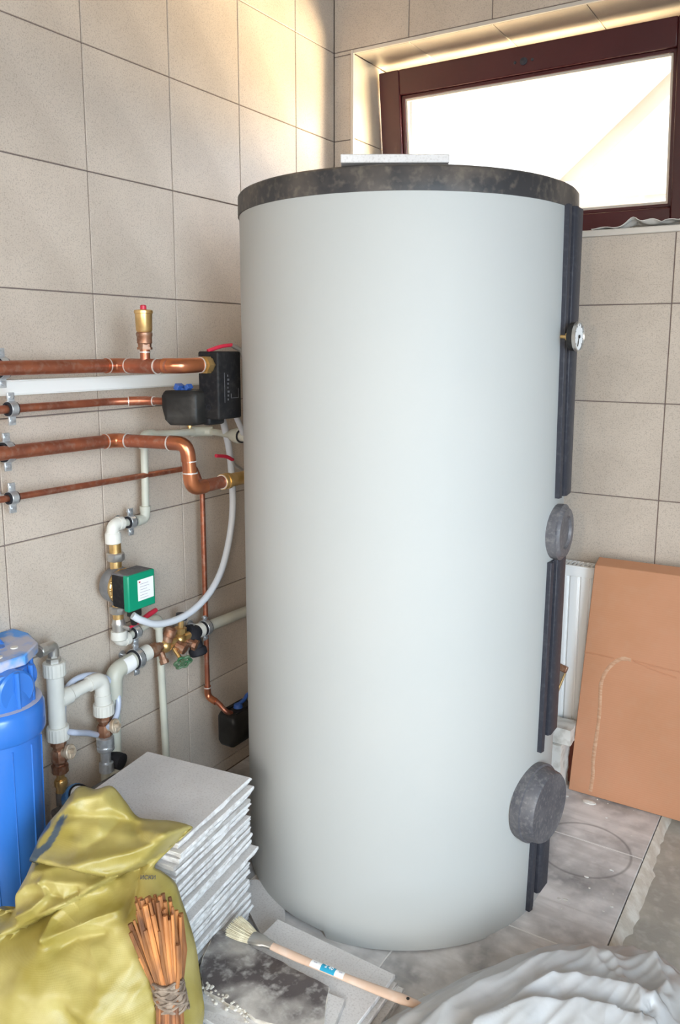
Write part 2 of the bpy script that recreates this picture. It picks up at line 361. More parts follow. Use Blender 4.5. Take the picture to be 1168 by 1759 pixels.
# ------------------------------------------------------------ the window: fixed frame and tilted sash
g = G(); fy0, fy1 = .275, .345
g.box((WX0, fy0, WZ0), (WX0 + .055, fy1, WZ1)); g.box((WX1 - .055, fy0, WZ0), (WX1, fy1, WZ1))
g.box((WX0 + .055, fy0, WZ1 - .055), (WX1 - .055, fy1, WZ1)); g.box((WX0 + .055, fy0, WZ0), (WX1 - .055, fy1, WZ0 + .05))
wf = struct(obj('window_1', g, 'maroon', bevel=.003)); wf['label'] = 'brown framed window tilted open in the tiled recess'
SX0, SX1, SZ0, SZ1 = .102, 1.222, 1.785, 2.408; SY = .272; SH = .055
piv = Vector((0, SY, SZ0)); tr = Matrix.Rotation(radians(7.0), 3, 'X')
def S(lo, hi, g): return g.box(lo, hi, tr, piv)
g = G(); a = .083
S((SX0, SY - SH, SZ0), (SX0 + .083, SY, SZ1), g); S((SX1 - .083, SY - SH, SZ0), (SX1, SY, SZ1), g)
S((SX0 + .083, SY - SH, SZ1 - .085), (SX1 - .083, SY, SZ1), g); S((SX0 + .083, SY - SH, SZ0), (SX1 - .083, SY, SZ0 + .075), g)
sash = obj('sash', g, 'maroon', wf, bevel=.004)
g = G(); i0, i1, k0, k1 = SX0 + .083, SX1 - .083, SZ0 + .075, SZ1 - .085; t = .012; y0, y1 = SY - SH + .012, SY - .012
S((i0, y0, k0), (i0 + t, y1, k1), g); S((i1 - t, y0, k0), (i1, y1, k1), g); S((i0, y0, k1 - t), (i1, y1, k1), g); S((i0, y0, k0), (i1, y1, k0 + t), g)
obj('glazing_bead', g, 'maroon', sash, bevel=.003)
for y in (y0 + .006, y1 - .006):
    g = G(); S((i0 + .006, y, k0 + .006), (i1 - .006, y + .003, k1 - .006), g); obj('pane', g, 'glass', sash, smooth=False)
g = G(); t2 = .02
for (lo, hi) in (((i0 + t, y0 + .010, k0 + t), (i0 + t2, y1 - .007, k1 - t)), ((i1 - t2, y0 + .010, k0 + t), (i1 - t, y1 - .007, k1 - t)), ((i0 + t2, y0 + .010, k1 - t2), (i1 - t2, y1 - .007, k1 - t)), ((i0 + t2, y0 + .010, k0 + t), (i1 - t2, y1 - .007, k0 + t2))): S(lo, hi, g)
obj('spacer_bar', g, 'alu', sash, smooth=False)
g = G(); q = tr @ Vector((0, -SH, .575)) + piv; g.lathe((.655, q.y + .002, q.z), (0, -1, .1), [(0, .013), (.004, .013), (.005, .010), (.006, .006)], 16)
for dx in (-.03, .03): g.lathe((.655 + dx, q.y + .002, q.z), (0, -1, .1), [(0, .005), (.004, .005), (.005, .003)], 10)
obj('handle_rosette', g, 'strip', sash)
# white outer reveal seen through the glass
g = G(); g.box((WX0 - .05, .36, WZ0 - .03), (WX0 + .03, .62, WZ1 + .05)); g.box((WX1 - .03, .36, WZ0 - .03), (WX1 + .05, .62, WZ1 + .05)); g.box((WX0 + .0, .36, WZ1 + .01), (WX1 - .0, .52, WZ1 + .05))
struct(obj('trim_5', g, 'whitepaint', smooth=False))
# crumpled paper left on the sill
def sheet(fx, nx, ny, mat, th=.0012):
    g = G(); vs = [fx(i / nx, j / ny) for j in range(ny + 1) for i in range(nx + 1)]
    k = len(vs); vs += [(v[0], v[1], v[2] + th) for v in vs]; W = nx + 1
    fs = [(j * W + i, j * W + i + 1, (j + 1) * W + i + 1, (j + 1) * W + i) for j in range(ny) for i in range(nx)]
    fs2 = [tuple(a + k for a in f[::-1]) for f in fs]
    bd = [i for i in range(W)] + [j * W + nx for j in range(1, ny + 1)] + [ny * W + i for i in range(nx - 1, -1, -1)] + [j * W for j in range(ny - 1, 0, -1)]
    g.add(vs, fs + fs2 + [(bd[i], bd[(i + 1) % len(bd)], bd[(i + 1) % len(bd)] + k, bd[i] + k) for i in range(len(bd))]); return g
g = sheet(lambda u, v: (.955 + .275 * u, -.022 + .13 * v, WZ0 + .001 + abs(.026 * noise.noise(Vector((u * 4, v * 3, 7))) * min(1, u * 3)) + .016 * max(0, u - .25) * (1 - v * .4) + (.022 * math.exp(-((u - .45) / .08) ** 2)) * (1 - v)), 40, 14, 'paper')
tag(obj('paper_sheet', g, 'paper', loc=(1.09, .03, WZ0)), 'crumpled white paper sheet lying on the window sill', 'paper')

# ------------------------------------------------------------ outdoors
g = G(); g.box((-30, .7, -.6), (30, 60, -.5)); struct(obj('ground', g, 'yard', smooth=False)); bpy.data.objects['ground']['label'] = 'sunlit yard outside the window'
hs = thing('neighbour_house', 'overexposed neighbouring house with a steep gable seen through the window', 'house', (-.5, 9, -.5))
gx = lambda z: -2.026 + (z - 3.781) * 1.174
g = G(); g.prism([(gx(-.5), 9.0, -.5), (6, 9.0, -.5), (6, 9, 4), (2.5, 9.0, gx.__call__ and 7.6), (gx(3.0), 9.0, 3.0)], (0, 5, 0)); obj('house_wall', g, 'brick', hs, smooth=False)
g = G(); ax = Vector((1.174, 0, 1)).normalized()
p0 = Vector((gx(2.9), 8.75, 2.9)); p1 = Vector((gx(7.7), 8.75, 7.7)); nn = Vector((-ax.z, 0, ax.x))
g.prism([p0 + nn * .02, p1 + nn * .02, p1 + nn * .18, p0 + nn * .18], (0, 5.5, 0)); obj('roof', g, 'roof', hs, smooth=False)
g = G(); g.prism([p0 - nn * .10, p1 - nn * .10, p1 + nn * .02, p0 + nn * .02], (0, .06, 0)); obj('verge_board', g, 'whitepaint', hs, smooth=False)
g = G(); g.box((-.88, 8.94, 3.40), (.1, 9.0, 4.18)); wn = obj('window', g, 'whitepaint', hs, smooth=False)
g = G(); g.box((-.80, 8.93, 3.48), (.02, 8.945, 4.10)); obj('pane', g, 'glass', wn, smooth=False)
g = G(); g.box((-2.9, 8.7, 3.55), (-.9, 8.8, 3.62)); g.box((-1.78, 8.71, -.5), (-1.70, 8.79, 3.549)); g.box((-2.2, 8.71, -.5), (-2.14, 8.79, 3.549)); obj('porch_frame', g, 'whitepaint', hs, smooth=False)

# ------------------------------------------------------------ the tank
TC = Vector((.6813, -.7182, 0)); R = .4182
tk = thing('water_tank', 'tall white cylindrical hot water tank with dark cap and vertical dark strips', 'tank', TC)
def zb(a):  # lower edge of the jacket, with its overlap step near the front
    return .012 if -150 < a < -86.7 else (.002 + .003 * sin(radians(a) * 5) if a < 20 and a >= -86.7 else .004)
g = G(); nseg = 240; rs = []
ang = [-360 * i / nseg - 87 for i in range(nseg)]
def A(a): return ((a + 180) % 360) - 180
for lv in range(0, 26):
    ring = []
    for a in ang:
        aa = A(a); z = zb(aa) if lv == 0 else 1.729 * (lv / 25)
        rad = R + (.0015 if lv <= 1 else 0) * noise.noise(Vector((aa * .1, lv, 0))) + .0006 * noise.noise(Vector((cos(radians(aa)) * 3, sin(radians(aa)) * 3, z * 3)))
        if lv == 0 and -86.7 <= aa < -30: rad += .004
        ring.append((TC.x + cos(radians(aa)) * rad, TC.y + sin(radians(aa)) * rad, z))
    rs.append(ring)
g.rings(rs, False, False); obj('jacket', g, 'jacket', tk)
g = G(); g.lathe(TC, (0, 0, 1), [(0, R - .012), (.05, R - .012), (.05, R - .05)], 96, True, False); obj('base_ring', g, 'strip', tk)
g = G(); g.lathe(TC + Vector((0, 0, 1.724)), (0, 0, 1), [(0, R - .004), (0, R + .0035), (.045, R + .0030), (.050, R - .001), (.053, R - .008), (.053, .01)], 160, False, True); obj('cap', g, 'cap', tk, angle=50)
def polar(a, r, z): return Vector((TC.x + cos(radians(a)) * r, TC.y + sin(radians(a)) * r, z))
# closing strips: cross-section in (angle, height off the jacket)
def strip(z0, z1, a0, a1, sec, name='closing_strip'):
    g = G(); rs = []
    for z, aa in ((z0, a0), (z1, a1)): rs.append([polar(aa + s, R + h, z) for s, h in sec])
    g.rings(rs); return obj(name, g, 'strip', tk, bevel=.0012)
secA = [(0, -.003), (0, .011), (1.9, .013), (1.9, .004), (3.0, .004), (3.0, .008), (3.6, .008), (3.6, .003), (5.0, .003), (5.0, -.003)]
secB = [(5.0, -.003), (5.0, .011), (6.2, .016), (12.5, .018), (12.5, .013), (13.6, .013), (13.6, -.003)]
for z0, z1, a0, a1, dz in ((1.056, 1.728, -1.8, -4.6, .0), (.424, .905, -7.4, -6.0, .03), (.004, .215, -11.0, -9.6, .03)):
    strip(z0, z1, a0, a1, secA); strip(z0 + dz, z1, a0 + .2, a1 + .2, secB)
def disc(a, z, r, th, rim, loff):
    c = polar(a, R + .001, z); n = Vector((cos(radians(a)), sin(radians(a)), 0))
    g = G()
    prof = [(-.012, r * .97), (.006, r), (.014, r), (.015, r * .94), (th - .006, r * .90), (th, r * .86)]
    prof += ([(th, r * .60), (th - .006, r * .56), (th - .006, .002)] if rim else [(th, .002)])
    g.lathe(c + n * loff, n, prof, 56); o = obj('flange_cover', g, 'disc', tk, angle=45); return o, c, n
o1, c1, n1 = disc(0.8, .972, .068, .023, True, .003)
o1['label'] = 'upper grey flange cover with a raised rim'
o2, c2_, n2 = disc(-10.0, .303, .097, .046, False, .004)
o2['label'] = 'larger lower grey flange cover'
# thermometer
a = -3; pz = 1.436; n = Vector((cos(radians(a)), sin(radians(a)), 0)); c = polar(a, R, pz)
g = G(); g.lathe(c, n, [(0, .005), (.024, .005)], 12); g.lathe(c + n * .013, n, [(0, .009), (.010, .009)], 6); stem = None
th = obj('thermometer', G().lathe(c + n * .023, n, [(0, .029), (.002, .032), (.018, .033)], 36), 'black', tk)
obj('stem', g, 'brass', th)
g = G(); g.lathe(c + n * .037, n, [(0, .0335), (.007, .0335), (.008, .031), (.005, .030)], 36, False, False); obj('bezel', g, 'nickel', th)
g = G(); g.lathe(c + n * .0405, n, [(0, .030), (.001, .030)], 36); obj('dial', g, 'label', th)
g = G(); s = Vector((-n.y, n.x, 0)); u = Vector((0, 0, 1)); cc = c + n * .043
g.prism([cc - s * .0012, cc + s * .0012, cc + s * .0008 - u * .022 + s * -.006, cc - s * .008 - u * .022], n * .0008); g.lathe(cc, n, [(0, .004), (.002, .004)], 12)
for k in range(9):
    t = radians(-130 + k * 32.5); q = cc + (s * sin(t) + u * cos(t)) * .024; e = (s * sin(t) + u * cos(t)); f = n.cross(e)
    g.prism([q - f * .0006, q + f * .0006, q + f * .0006 + e * .005, q - f * .0006 + e * .005], n * .0006)
obj('needle_and_scale', g, 'dark', th)
# loose tile on top of the cap
g = G(); g.box((-.111, -.111, 0), (.111, .111, .017)); Rt = Matrix.Rotation(radians(30.2), 3, 'Z')
g.v = [tuple(Rt @ Vector(v) + Vector((.790, -.985, 1.7785 + .0035 * (v[1] < 0)))) for v in g.v]
tag(obj('floor_tile', g, 'stile', loc=(.79, -.985, 1.778), bevel=.002), 'dusty grey tile lying flat on top of the white tank', 'tile')

# ------------------------------------------------------------ radiator and cardboard on the right
rx0, rx1, rz0, rz1, ry0, ry1 = .62, 1.62, .16, .722, -.095, -.03
rd = thing('radiator', 'white flat panel radiator on the back wall behind the cardboard box', 'radiator', ((rx0 + rx1) / 2, -.03, rz0))
g = G(); pts = []
x = rx0; prof = [(rx0, 0)]
while x < rx1 - .02:
    prof += [(x + .024, 0), (x + .0275, .005), (x + .0305, .005), (x + .034, 0)]; x += .0345
prof.append((rx1, 0))
for z0, z1, fl_ in ((rz0 + .03, rz1 - .035, 1),):
    g.rings([[(px, ry0 + d, z) for px, d in prof] + [(rx1, ry0 + .02, z), (rx0, ry0 + .02, z)] for z in (z0, z1)])
g.box((rx0, ry0, rz1 - .035), (rx1, ry0 + .02, rz1 - .004)); g.box((rx0, ry0, rz0), (rx1, ry0 + .02, rz0 + .03)); obj('front_panel', g, 'rad', rd, bevel=.0015)
g = G(); g.box((rx0, ry0 + .045, rz0), (rx1, ry1, rz1 - .004)); obj('back_panel', g, 'rad', rd)
g = G()
for k in range(70):
    x = rx0 + .01 + k * .014; g.box((x, ry0 + .012, rz1 - .004), (x + .0055, ry1 - .004, rz1))
g.box((rx0, ry0, rz1 - .004), (rx1, ry0 + .012, rz1)); g.box((rx0, ry1 - .005, rz1 - .004), (rx1, ry1, rz1)); obj('top_grille', g, 'rad', rd, smooth=False)
g = G(); g.box((rx0 + .01, ry0 + .02, rz0 + .01), (rx1 - .01, ry0 + .045, rz1 - .012)); obj('panel_gap_shade', g, 'dark', rd, smooth=False)  # solid near-black block, paints the shade between the radiator panels
for x in (rx0 + .12, rx1 - .12): g = G(); g.box((x, ry1, rz0 + .02), (x + .03, -.001, rz1 - .05)); obj('wall_bracket', g, 'zinc', rd, smooth=False)

# cardboard box, flattened, leaning back on the radiator
cb = thing('cardboard_box', 'large flattened brown cardboard box leaning against the white radiator', 'box', (1.35, -.16, 0))
def cbp(u, w, d):  # u across 0..1, w up 0..1, d depth 0 front .. 1 back
    xl = 1.015 + .037 * w; xr = 1.80 + .01 * w; th = .046
    z = .002 + w * (.745 + .008 * u) + d * .016 * w
    bul = .006 * sin(pi * u) * sin(pi * w)
    return (xl + (xr - xl) * u, -.176 + .034 * w - bul + d * th, z)
g = G(); nu, nw = 24, 24; front = [[cbp(i / nu, j / nw, 0) for i in range(nu + 1)] for j in range(nw + 1)]; back = [[cbp(i / nu, j / nw, 1) for i in range(nu + 1)] for j in range(nw + 1)]
for j in range(nw):
    ring = None
g.rings([front[j] + back[j][::-1] for j in range(nw + 1)]); body = obj('panel', g, 'card', cb, bevel=.002, angle=30)
def strip_on(pts, w, lift, mat, name, parent):
    g = G(); top = []; P = [Vector(cbp(u, v, 0)) for u, v in pts]
    for i, p in enumerate(P):
        t = (P[min(i + 1, len(P) - 1)] - P[max(0, i - 1)]).normalized(); s = t.cross(Vector((0, -1, 0))).normalized(); ww = w * (1 + .35 * noise.noise(Vector((i * 1.7, 0, 0))))
        top.append([p - s * ww, p - s * ww * .4 + Vector((0, -lift, 0)), p + s * ww * .4 + Vector((0, -lift, 0)), p + s * ww])
    g.rings(top, True, True); return obj(name, g, mat, parent)
pts = [(.185, .628), (.15, .625), (.12, .60), (.095, .56), (.08, .50), (.085, .42), (.088, .32), (.085, .22), (.085, .15), (.09, .10), (.088, .02)]
pts = [tuple(p)[:2] for p in spline([(a, b, 0) for a, b in pts], 3)]
strip_on(pts, .0062, .0020, 'cardscuff', 'scuffed_crease', cb)
for pp in ([(.0, .622), (.06, .622), (.12, .620)], [(.19, .628), (.35, .618), (.6, .62), (.99, .62)], [(.20, .622), (.30, .600), (.36, .592)]):
    strip_on([tuple(p)[:2] for p in spline([(a, b, 0) for a, b in pp], 4)], .0024, .0022, 'card', 'fold_line', cb)
# plaster blocks and a leaning profile between the tank and the radiator
def rough_block(name, lo, hi, label, mat='plaster', rot=0, group=None, amp=.006):
    g = G(); n = 8; c = (Vector(lo) + Vector(hi)) / 2; s = (Vector(hi) - Vector(lo)) / 2
    bm = bmesh.new(); bmesh.ops.create_cube(bm, size=2); bmesh.ops.subdivide_edges(bm, edges=bm.edges, cuts=n, use_grid_fill=True)
    for v in bm.verts:
        p = Vector((v.co.x * s.x, v.co.y * s.y, v.co.z * s.z)); k = noise.noise_vector(p * 28 + c * 9) * amp + noise.noise_vector(p * 70) * amp * .4
        if v.co.z < -.99: k.z = 0
        v.co = Matrix.Rotation(rot, 3, 'Z') @ (p + k) + c
    me_ = bpy.data.meshes.new(name)
    for v in bm.verts: v.co -= Vector((c.x, c.y, lo[2]))
    bm.to_mesh(me_); bm.free(); me_.materials.append(M[mat]); me_.polygons.foreach_set('use_smooth', [True] * len(me_.polygons)); me_.set_sharp_from_angle(angle=radians(50))
    o = bpy.data.objects.new(name, me_); COL.objects.link(o); o.location = (c.x, c.y, lo[2]); OFF[o.name] = Vector(o.location); return tag(o, label, 'block', group)
rough_block('plaster_block', (.84, -.225, 0), (1.000, -.135, .168), 'rough white plaster block standing on the floor between tank and cardboard')
rough_block('plaster_slab', (.86, -.215, .170), (1.024, -.135, .222), 'small white plaster slab resting on the rough block by the radiator', amp=.004)
g = G(); g.box((.985, -.128, .012), (1.06, -.100, .155)); 
tag(obj('dark_box', g, 'redbrick', loc=(1.02, -.114, .012), bevel=.003), 'dark reddish box wedged low behind the cardboard', 'box'); bpy.data.objects['dark_box'].location.z = 0
lp = thing('leaning_profile', 'thin metal profile leaning against the radiator above the plaster slab', 'profile', (.93, -.15, .225))
g = G(); q0 = Vector((.925, -.165, .225)); q1 = Vector((.962, -.110, .365)); d = (q1 - q0).normalized(); sx = Vector((1, 0, 0)) - d * d.x; sx.normalize(); sy = d.cross(sx)
g.prism([q0 - sx * .022 - sy * .004, q0 + sx * .004 - sy * .004, q0 + sx * .004 + sy * .004, q0 - sx * .022 + sy * .004], q1 - q0); obj('web', g, 'nickel', lp, bevel=.001)
g = G(); g.prism([q0 + sx * .004 - sy * .007, q0 + sx * .008 - sy * .007, q0 + sx * .008 + sy * .007, q0 + sx * .004 + sy * .007], q1 - q0); obj('flange', g, 'brass', lp, bevel=.001)
g = G(); g.prism([q1 - sx * .024 - sy * .008, q1 + sx * .008 - sy * .008, q1 + sx * .008 + sy * .008, q1 - sx * .024 + sy * .008], d * .022); obj('end_cap', g, 'bronze', lp, bevel=.003)

# ------------------------------------------------------------ pipework on the left wall
def clamp(x, y, z, r, axis='y', label='', group='pipe clamps on the copper pipes', double=True, ears=.026):
    """two-screw pipe clamp: band round the pipe, rubber lining, ears above and below, on a base stem into the wall"""
    t = thing('pipe_clamp', label, 'clamp', (0, y, z), group)
    d = Vector((0, 1, 0)) if axis == 'y' else Vector((0, 0, 1)); c = Vector((x, y, z))
    g = G(); g.lathe(c - d * .012, d, [(0, r), (0, r + .005), (.024, r + .005), (.024, r)], 28, False, False); obj('rubber_lining', g, 'rubber', t)
    g = G(); g.lathe(c - d * .0085, d, [(0, r + .005), (0, r + .0072), (.017, r + .0072), (.017, r + .005)], 28, False, False)
    e = Vector((0, 0, 1)) if axis == 'y' else Vector((0, 1, 0))
    for s in (1, -1):
        a = c + e * s * (r + .006); b = c + e * s * (r + ears); w_ = d * .0085; tt = Vector((.0025, 0, 0))
        g.prism([a - w_ - tt, a + w_ - tt, b + w_ - tt, b - w_ - tt], tt * 2)
    obj('band', g, 'zinc', t, bevel=.0008)
    for s in (1, -1):
        g = G(); p = c + e * s * (r + ears * .62); g.lathe(p + Vector((-.012, 0, 0)), (1, 0, 0), [(0, .003), (.014, .003), (.014, .0058), (.018, .0052), (.019, .002)], 10); obj('screw', g, 'zinc', t)
    g = G(); g.cyl((0.0005, y, z), (x - r - .004, y, z), .005, 10); g.lathe((0.0005, y, z), (1, 0, 0), [(0, .012), (.003, .012), (.003, .005)], 16); obj('wall_stud', g, 'zinc', t)
    return t
def ring(p, d, r, w=.003): return G().lathe(Vector(p) - Vector(d).normalized() * w / 2, d, [(0, r - .001), (0, r + .0012), (w, r + .0012), (w, r - .001)], 24, False, False)
# 1 upper copper pipe
z1 = 1.362
p = thing('copper_pipe', 'thick topmost copper pipe carrying the brass air vent and entering the black box', 'pipe', (.07, -1.3, z1))
g = G(); g.cyl((.075, -1.85, z1), (.105, -1.185, z1), .0165, 24); obj('pipe', g, 'copper', p)
g = G(); g.tube(fillet([(.104, -1.20, z1), (.106, -1.165, z1), (.142, -1.16, z1)], .022), .0185, 20); obj('elbow', g, 'copperfit', p)
g = G(); g.cyl((.142, -1.16, z1), (.280, -1.16, z1 + .002), .0165, 24); obj('pipe', g, 'copper', p)
g = G(); g.cyl((.145, -1.16, z1), (.240, -1.16, z1), .0183, 24); g.cyl((.200, -1.16, z1), (.200, -1.16, z1 + .040), .012, 16); obj('tee', g, 'copper', p)
g = G(); g.tube(fillet([(.262, -1.16, z1 + .002), (.305, -1.15, z1 + .002), (.308, -1.085, z1 + .003)], .028), .0185, 20); obj('elbow', g, 'copperfit', p)
for q, d, r in (((.104, -1.194, z1), (0, 1, 0), .018), ((.142, -1.16, z1), (1, 0, 0), .018), ((.240, -1.16, z1), (1, 0, 0), .018), ((.2, -1.16, z1 + .034), (0, 0, 1), .012), ((.308, -1.084, z1 + .003), (.05, 1, 0), .0185)): obj('solder_ring', ring(q, d, r), 'solder', p)
g = G(); g.lathe((.308, -1.083, z1 + .003), (0, 1, 0), [(0, .019), (.010, .019), (.010, .0235), (.026, .0235), (.026, .019), (.036, .019)], 6); obj('union_nut', g, 'brass', p)
# air vent on the tee
v = thing('air_vent', 'brass automatic air vent with a red cap standing on the upper copper pipe', 'valve', (.2, -1.16, z1 + .04))
g = G(); g.lathe((.2, -1.16, z1 + .040), (0, 0, 1), [(0, .0125), (.012, .0145), (.016, .018), (.030, .018), (.034, .0195), (.040, .0195), (.044, .015)], 24); obj('adapter', g, 'bronze', v)
g = G(); g.lathe((.2, -1.16, z1 + .046), (0, 0, 1), [(0, .0165), (.014, .0165)], 6)
g.lathe((.2, -1.16, z1 + .040), (0, 0, 1), [(.0, .019), (.006, .019)], 6); obj('hex_nut', g, 'bronze', v)
g = G(); g.lathe((.2, -1.16, z1 + .060), (0, 0, 1), [(0, .011), (.004, .0125), (.012, .0105), (.020, .013), (.024, .0125)], 8); obj('neck', g, 'brass', v)
g = G(); g.lathe((.2, -1.16, z1 + .082), (0, 0, 1), [(0, .017), (.004, .0195), (.044, .0205), (.045, .0225), (.051, .0225), (.053, .020), (.054, .006)], 28); obj('body', g, 'brass', v)
g = G(); g.lathe((.2, -1.16, z1 + .135), (0, 0, 1), [(0, .0075), (.010, .0075), (.012, .005)], 14); obj('cap', g, 'red', v)
# 2 thin copper pipe above the middle
z2 = 1.271
p = thing('copper_pipe', 'thin copper pipe just under the white trunking, ending in a black valve cover', 'pipe', (.08, -1.3, z2))
g = G(); g.tube(fillet([(.082, -1.85, z2), (.080, -1.17, z2), (.135, -1.10, z2 + .001), (.200, -1.080, z2)], .03), .0095, 16); obj('pipe', g, 'copper', p)
g = G(); g.tube([(.108, -1.135, z2 + .0005), (.135, -1.10, z2 + .001), (.155, -1.093, z2)], .0115, 16); obj('coupling', g, 'copper', p)
for q, d in (((.155, -1.0925, z2), (1, .3, 0)), ((.108, -1.135, z2), (.6, .8, 0))): obj('solder_ring', ring(q, d, .0115, .0025), 'solder', p)
# 3 middle thick copper pipe with the drop
z3 = 1.172; z4 = 1.055
p = thing('copper_pipe', 'thick copper pipe in the middle that drops in an S before reaching the tank', 'pipe', (.07, -1.3, z3))
g = G(); g.cyl((.045, -1.85, z3), (.083, -1.18, z3), .0165, 24); obj('pipe', g, 'copper', p)
g = G(); g.tube(fillet([(.081, -1.195, z3), (.084, -1.158, z3), (.118, -1.152, z3)], .022), .0185, 20); obj('elbow', g, 'copperfit', p)
g = G(); g.cyl((.116, -1.152, z3), (.255, -1.122, z3), .0165, 24); obj('pipe', g, 'copper', p)
g = G(); g.tube(fillet([(.240, -1.125, z3), (.284, -1.113, z3), (.284, -1.108, z3 - .045)], .028), .0185, 20); obj('elbow', g, 'copperfit', p)
g = G(); g.cyl((.284, -1.108, z3 - .04), (.284, -1.105, z4 + .035), .0172, 24); obj('pipe', g, 'copperfit', p)
g = G(); g.tube(fillet([(.284, -1.105, z4 + .042), (.284, -1.10, z4), (.284, -1.052, z4 + .001)], .028), .0185, 20); obj('elbow', g, 'copperfit', p)
g = G(); g.cyl((.284, -1.055, z4 + .001), (.284, -.965, z4 + .002), .0165, 24); obj('pipe', g, 'copper', p)
for q, d, r in (((.081, -1.192, z3), (0, 1, 0), .018), ((.118, -1.152, z3), (1, .2, 0), .018), ((.238, -1.126, z3), (1, .2, 0), .018), ((.284, -1.107, z3 - .045), (0, 0, 1), .018), ((.284, -1.104, z4 + .042), (0, 0, 1), .018), ((.284, -.985, z4 + .002), (0, 1, 0), .018)): obj('solder_ring', ring(q, d, r), 'solder', p)
g = G(); g.lathe((.284, -.985, z4 + .002), (0, 1, 0), [(0, .021), (.010, .021), (.010, .019), (.016, .019), (.016, .0215), (.028, .0215), (.028, .018), (.16, .018)], 20); obj('adapter', g, 'brass', p)
# 4 lower thin copper pipe with the long drop
p = thing('copper_pipe', 'lower thin copper pipe that turns down the wall to the black cover near the floor', 'pipe', (.06, -1.3, 1.06))
g = G(); g.tube(fillet([(.060, -1.85, 1.070), (.055, -.84, 1.060), (.060, -.815, 1.0), (.060, -.815, .335), (.100, -.812, .325), (.13, -.810, .300), (.132, -.79, .290)], .012), .0078, 14); obj('pipe', g, 'copper', p)
g = G(); g.tube(fillet([(.060, -.815, .372), (.060, -.815, .336), (.092, -.813, .326)], .016), .0105, 16); obj('elbow', g, 'copperfit', p)
obj('solder_ring', ring((.060, -.815, .367), (0, 0, 1), .0105), 'solder', p)
# clamps on the four pipes, near the left edge of the picture
for x, y, z, r, lb in ((.078, -1.470, z1, .0175, 'silver pipe clamp on the topmost thick copper pipe'), (.082, -1.455, z2, .0105, 'silver pipe clamp on the thin copper pipe under the white trunking'), (.056, -1.455, z3, .0175, 'silver pipe clamp on the middle thick copper pipe'), (.060, -1.452, 1.066, .009, 'silver pipe clamp on the lowest thin copper pipe')):
    c_ = clamp(x, y, z, r, label=lb)
# white cable trunking
g = G(); g.box((.0005, -1.90, 1.296), (.022, -.60, 1.332)); g.box((.022, -1.90, 1.299), (.0245, -.60, 1.329))
tag(obj('cable_trunking', g, 'white', loc=(.011, -1.25, 1.296), bevel=.001), 'long white plastic cable trunking between the copper pipes', 'trunking')
# black pump box
bx = thing('pump_cover', 'black rectangular foam pump cover mounted between tank and wall', 'cover', (.30, -1.0, 1.208))
bx0, bx1, by0, by1, bz0, bz1 = .268, .334, -1.048, -.958, 1.228, 1.398
g = G(); g.box((bx0, by0, bz0), (bx1, by1, bz1)); obj('shell', g, 'black', bx, bevel=.005, seg=3)
g = G(); g.lathe((.300, by0 + .004, 1.258), (0, -1, 0), [(0, .008), (.0045, .008), (.0045, .0055), (.002, .0055), (.002, .001)], 16); obj('plug', g, 'rubber', bx)
g = G()
for (y0_, y1_, za, zb_) in ((-1.025, -1.0235, 1.27, 1.345), (-1.00, -.97, 1.280, 1.2815), (-.9715, -.97, 1.280, 1.305), (-1.00, -.9985, 1.280, 1.292)): g.box((bx1 - .001, y0_, za), (bx1 + .0008, y1_, zb_))
for k in range(7): g.box((bx1 - .001, -1.013, 1.275 + k * .010), (bx1 + .0006, -1.010 + .002 * (k % 3), 1.280 + k * .010))
obj('embossed_marks', g, 'disc', bx, smooth=False)
g = G(); g.tube(spline([(.30, -1.045, bz1 + .001), (.312, -1.01, bz1 + .012), (.318, -.975, bz1 + .016)], 5), [.005] * 11, 10); hl = obj('valve_lever', g, 'red', bx)
g = G(); g.tube([(.318, -.975, bz1 + .016), (.325, -.95, bz1 + .004), (.33, -.94, bz1 - .02)], .006, 10); obj('lever_arm', g, 'nickel', bx)
# dusty black valve cover to its left
vc = thing('valve_cover', 'dusty black foam cover with blue valve handle at the end of the thin pipe', 'cover', (.23, -1.06, 1.21))
g = G(); rs = []
for t, sx_, sz_ in ((0, .60, .62), (.006, .85, .86), (.016, .97, .98), (.03, 1, 1), (.105, 1, 1), (.118, .97, .96), (.124, .85, .85)):
    x = .196 + t * .74; yy = -1.080 + t * .30
    rs.append([(x, yy + .034 * sx_ * cos(a_), 1.258 + .043 * sz_ * sgn) for a_, sgn in [(0, 0)]] and [(x + (.016 if (7 < k % 20 < 19 and t < .02) else 0) * max(0, -sin(2 * pi * k / 20)), yy + .036 * sx_ * max(-1, min(1, 1.35 * cos(2 * pi * k / 20))), 1.257 + .044 * sz_ * max(-1, min(1, 1.35 * sin(2 * pi * k / 20)))) for k in range(20)])
g.rings(rs); obj('shell', g, 'blackdusty', vc)
g = G(); g.box((.272, -1.045, 1.212), (.300, -.985, 1.236)); obj('lower_shell', g, 'black', vc, bevel=.006)
g = G(); g.lathe((.248, -1.062, 1.214), (0, 0, -1), [(0, .008), (.006, .008), (.006, .005), (.010, .005)], 12); obj('drain_plug', g, 'brass', vc)
g = G(); g.box((.222, -1.088, 1.300), (.236, -1.064, 1.316), Matrix.Rotation(.5, 3, 'Y')); g.box((.250, -1.080, 1.303), (.263, -1.062, 1.315), Matrix.Rotation(-.6, 3, 'Y')); g.cyl((.23, -1.073, 1.300), (.257, -1.070, 1.306), .0035, 8)
g.cyl((.236, -1.07, 1.296), (.236, -1.07, 1.306), .006, 10); obj('valve_handle', g, 'blue', vc, bevel=.002)

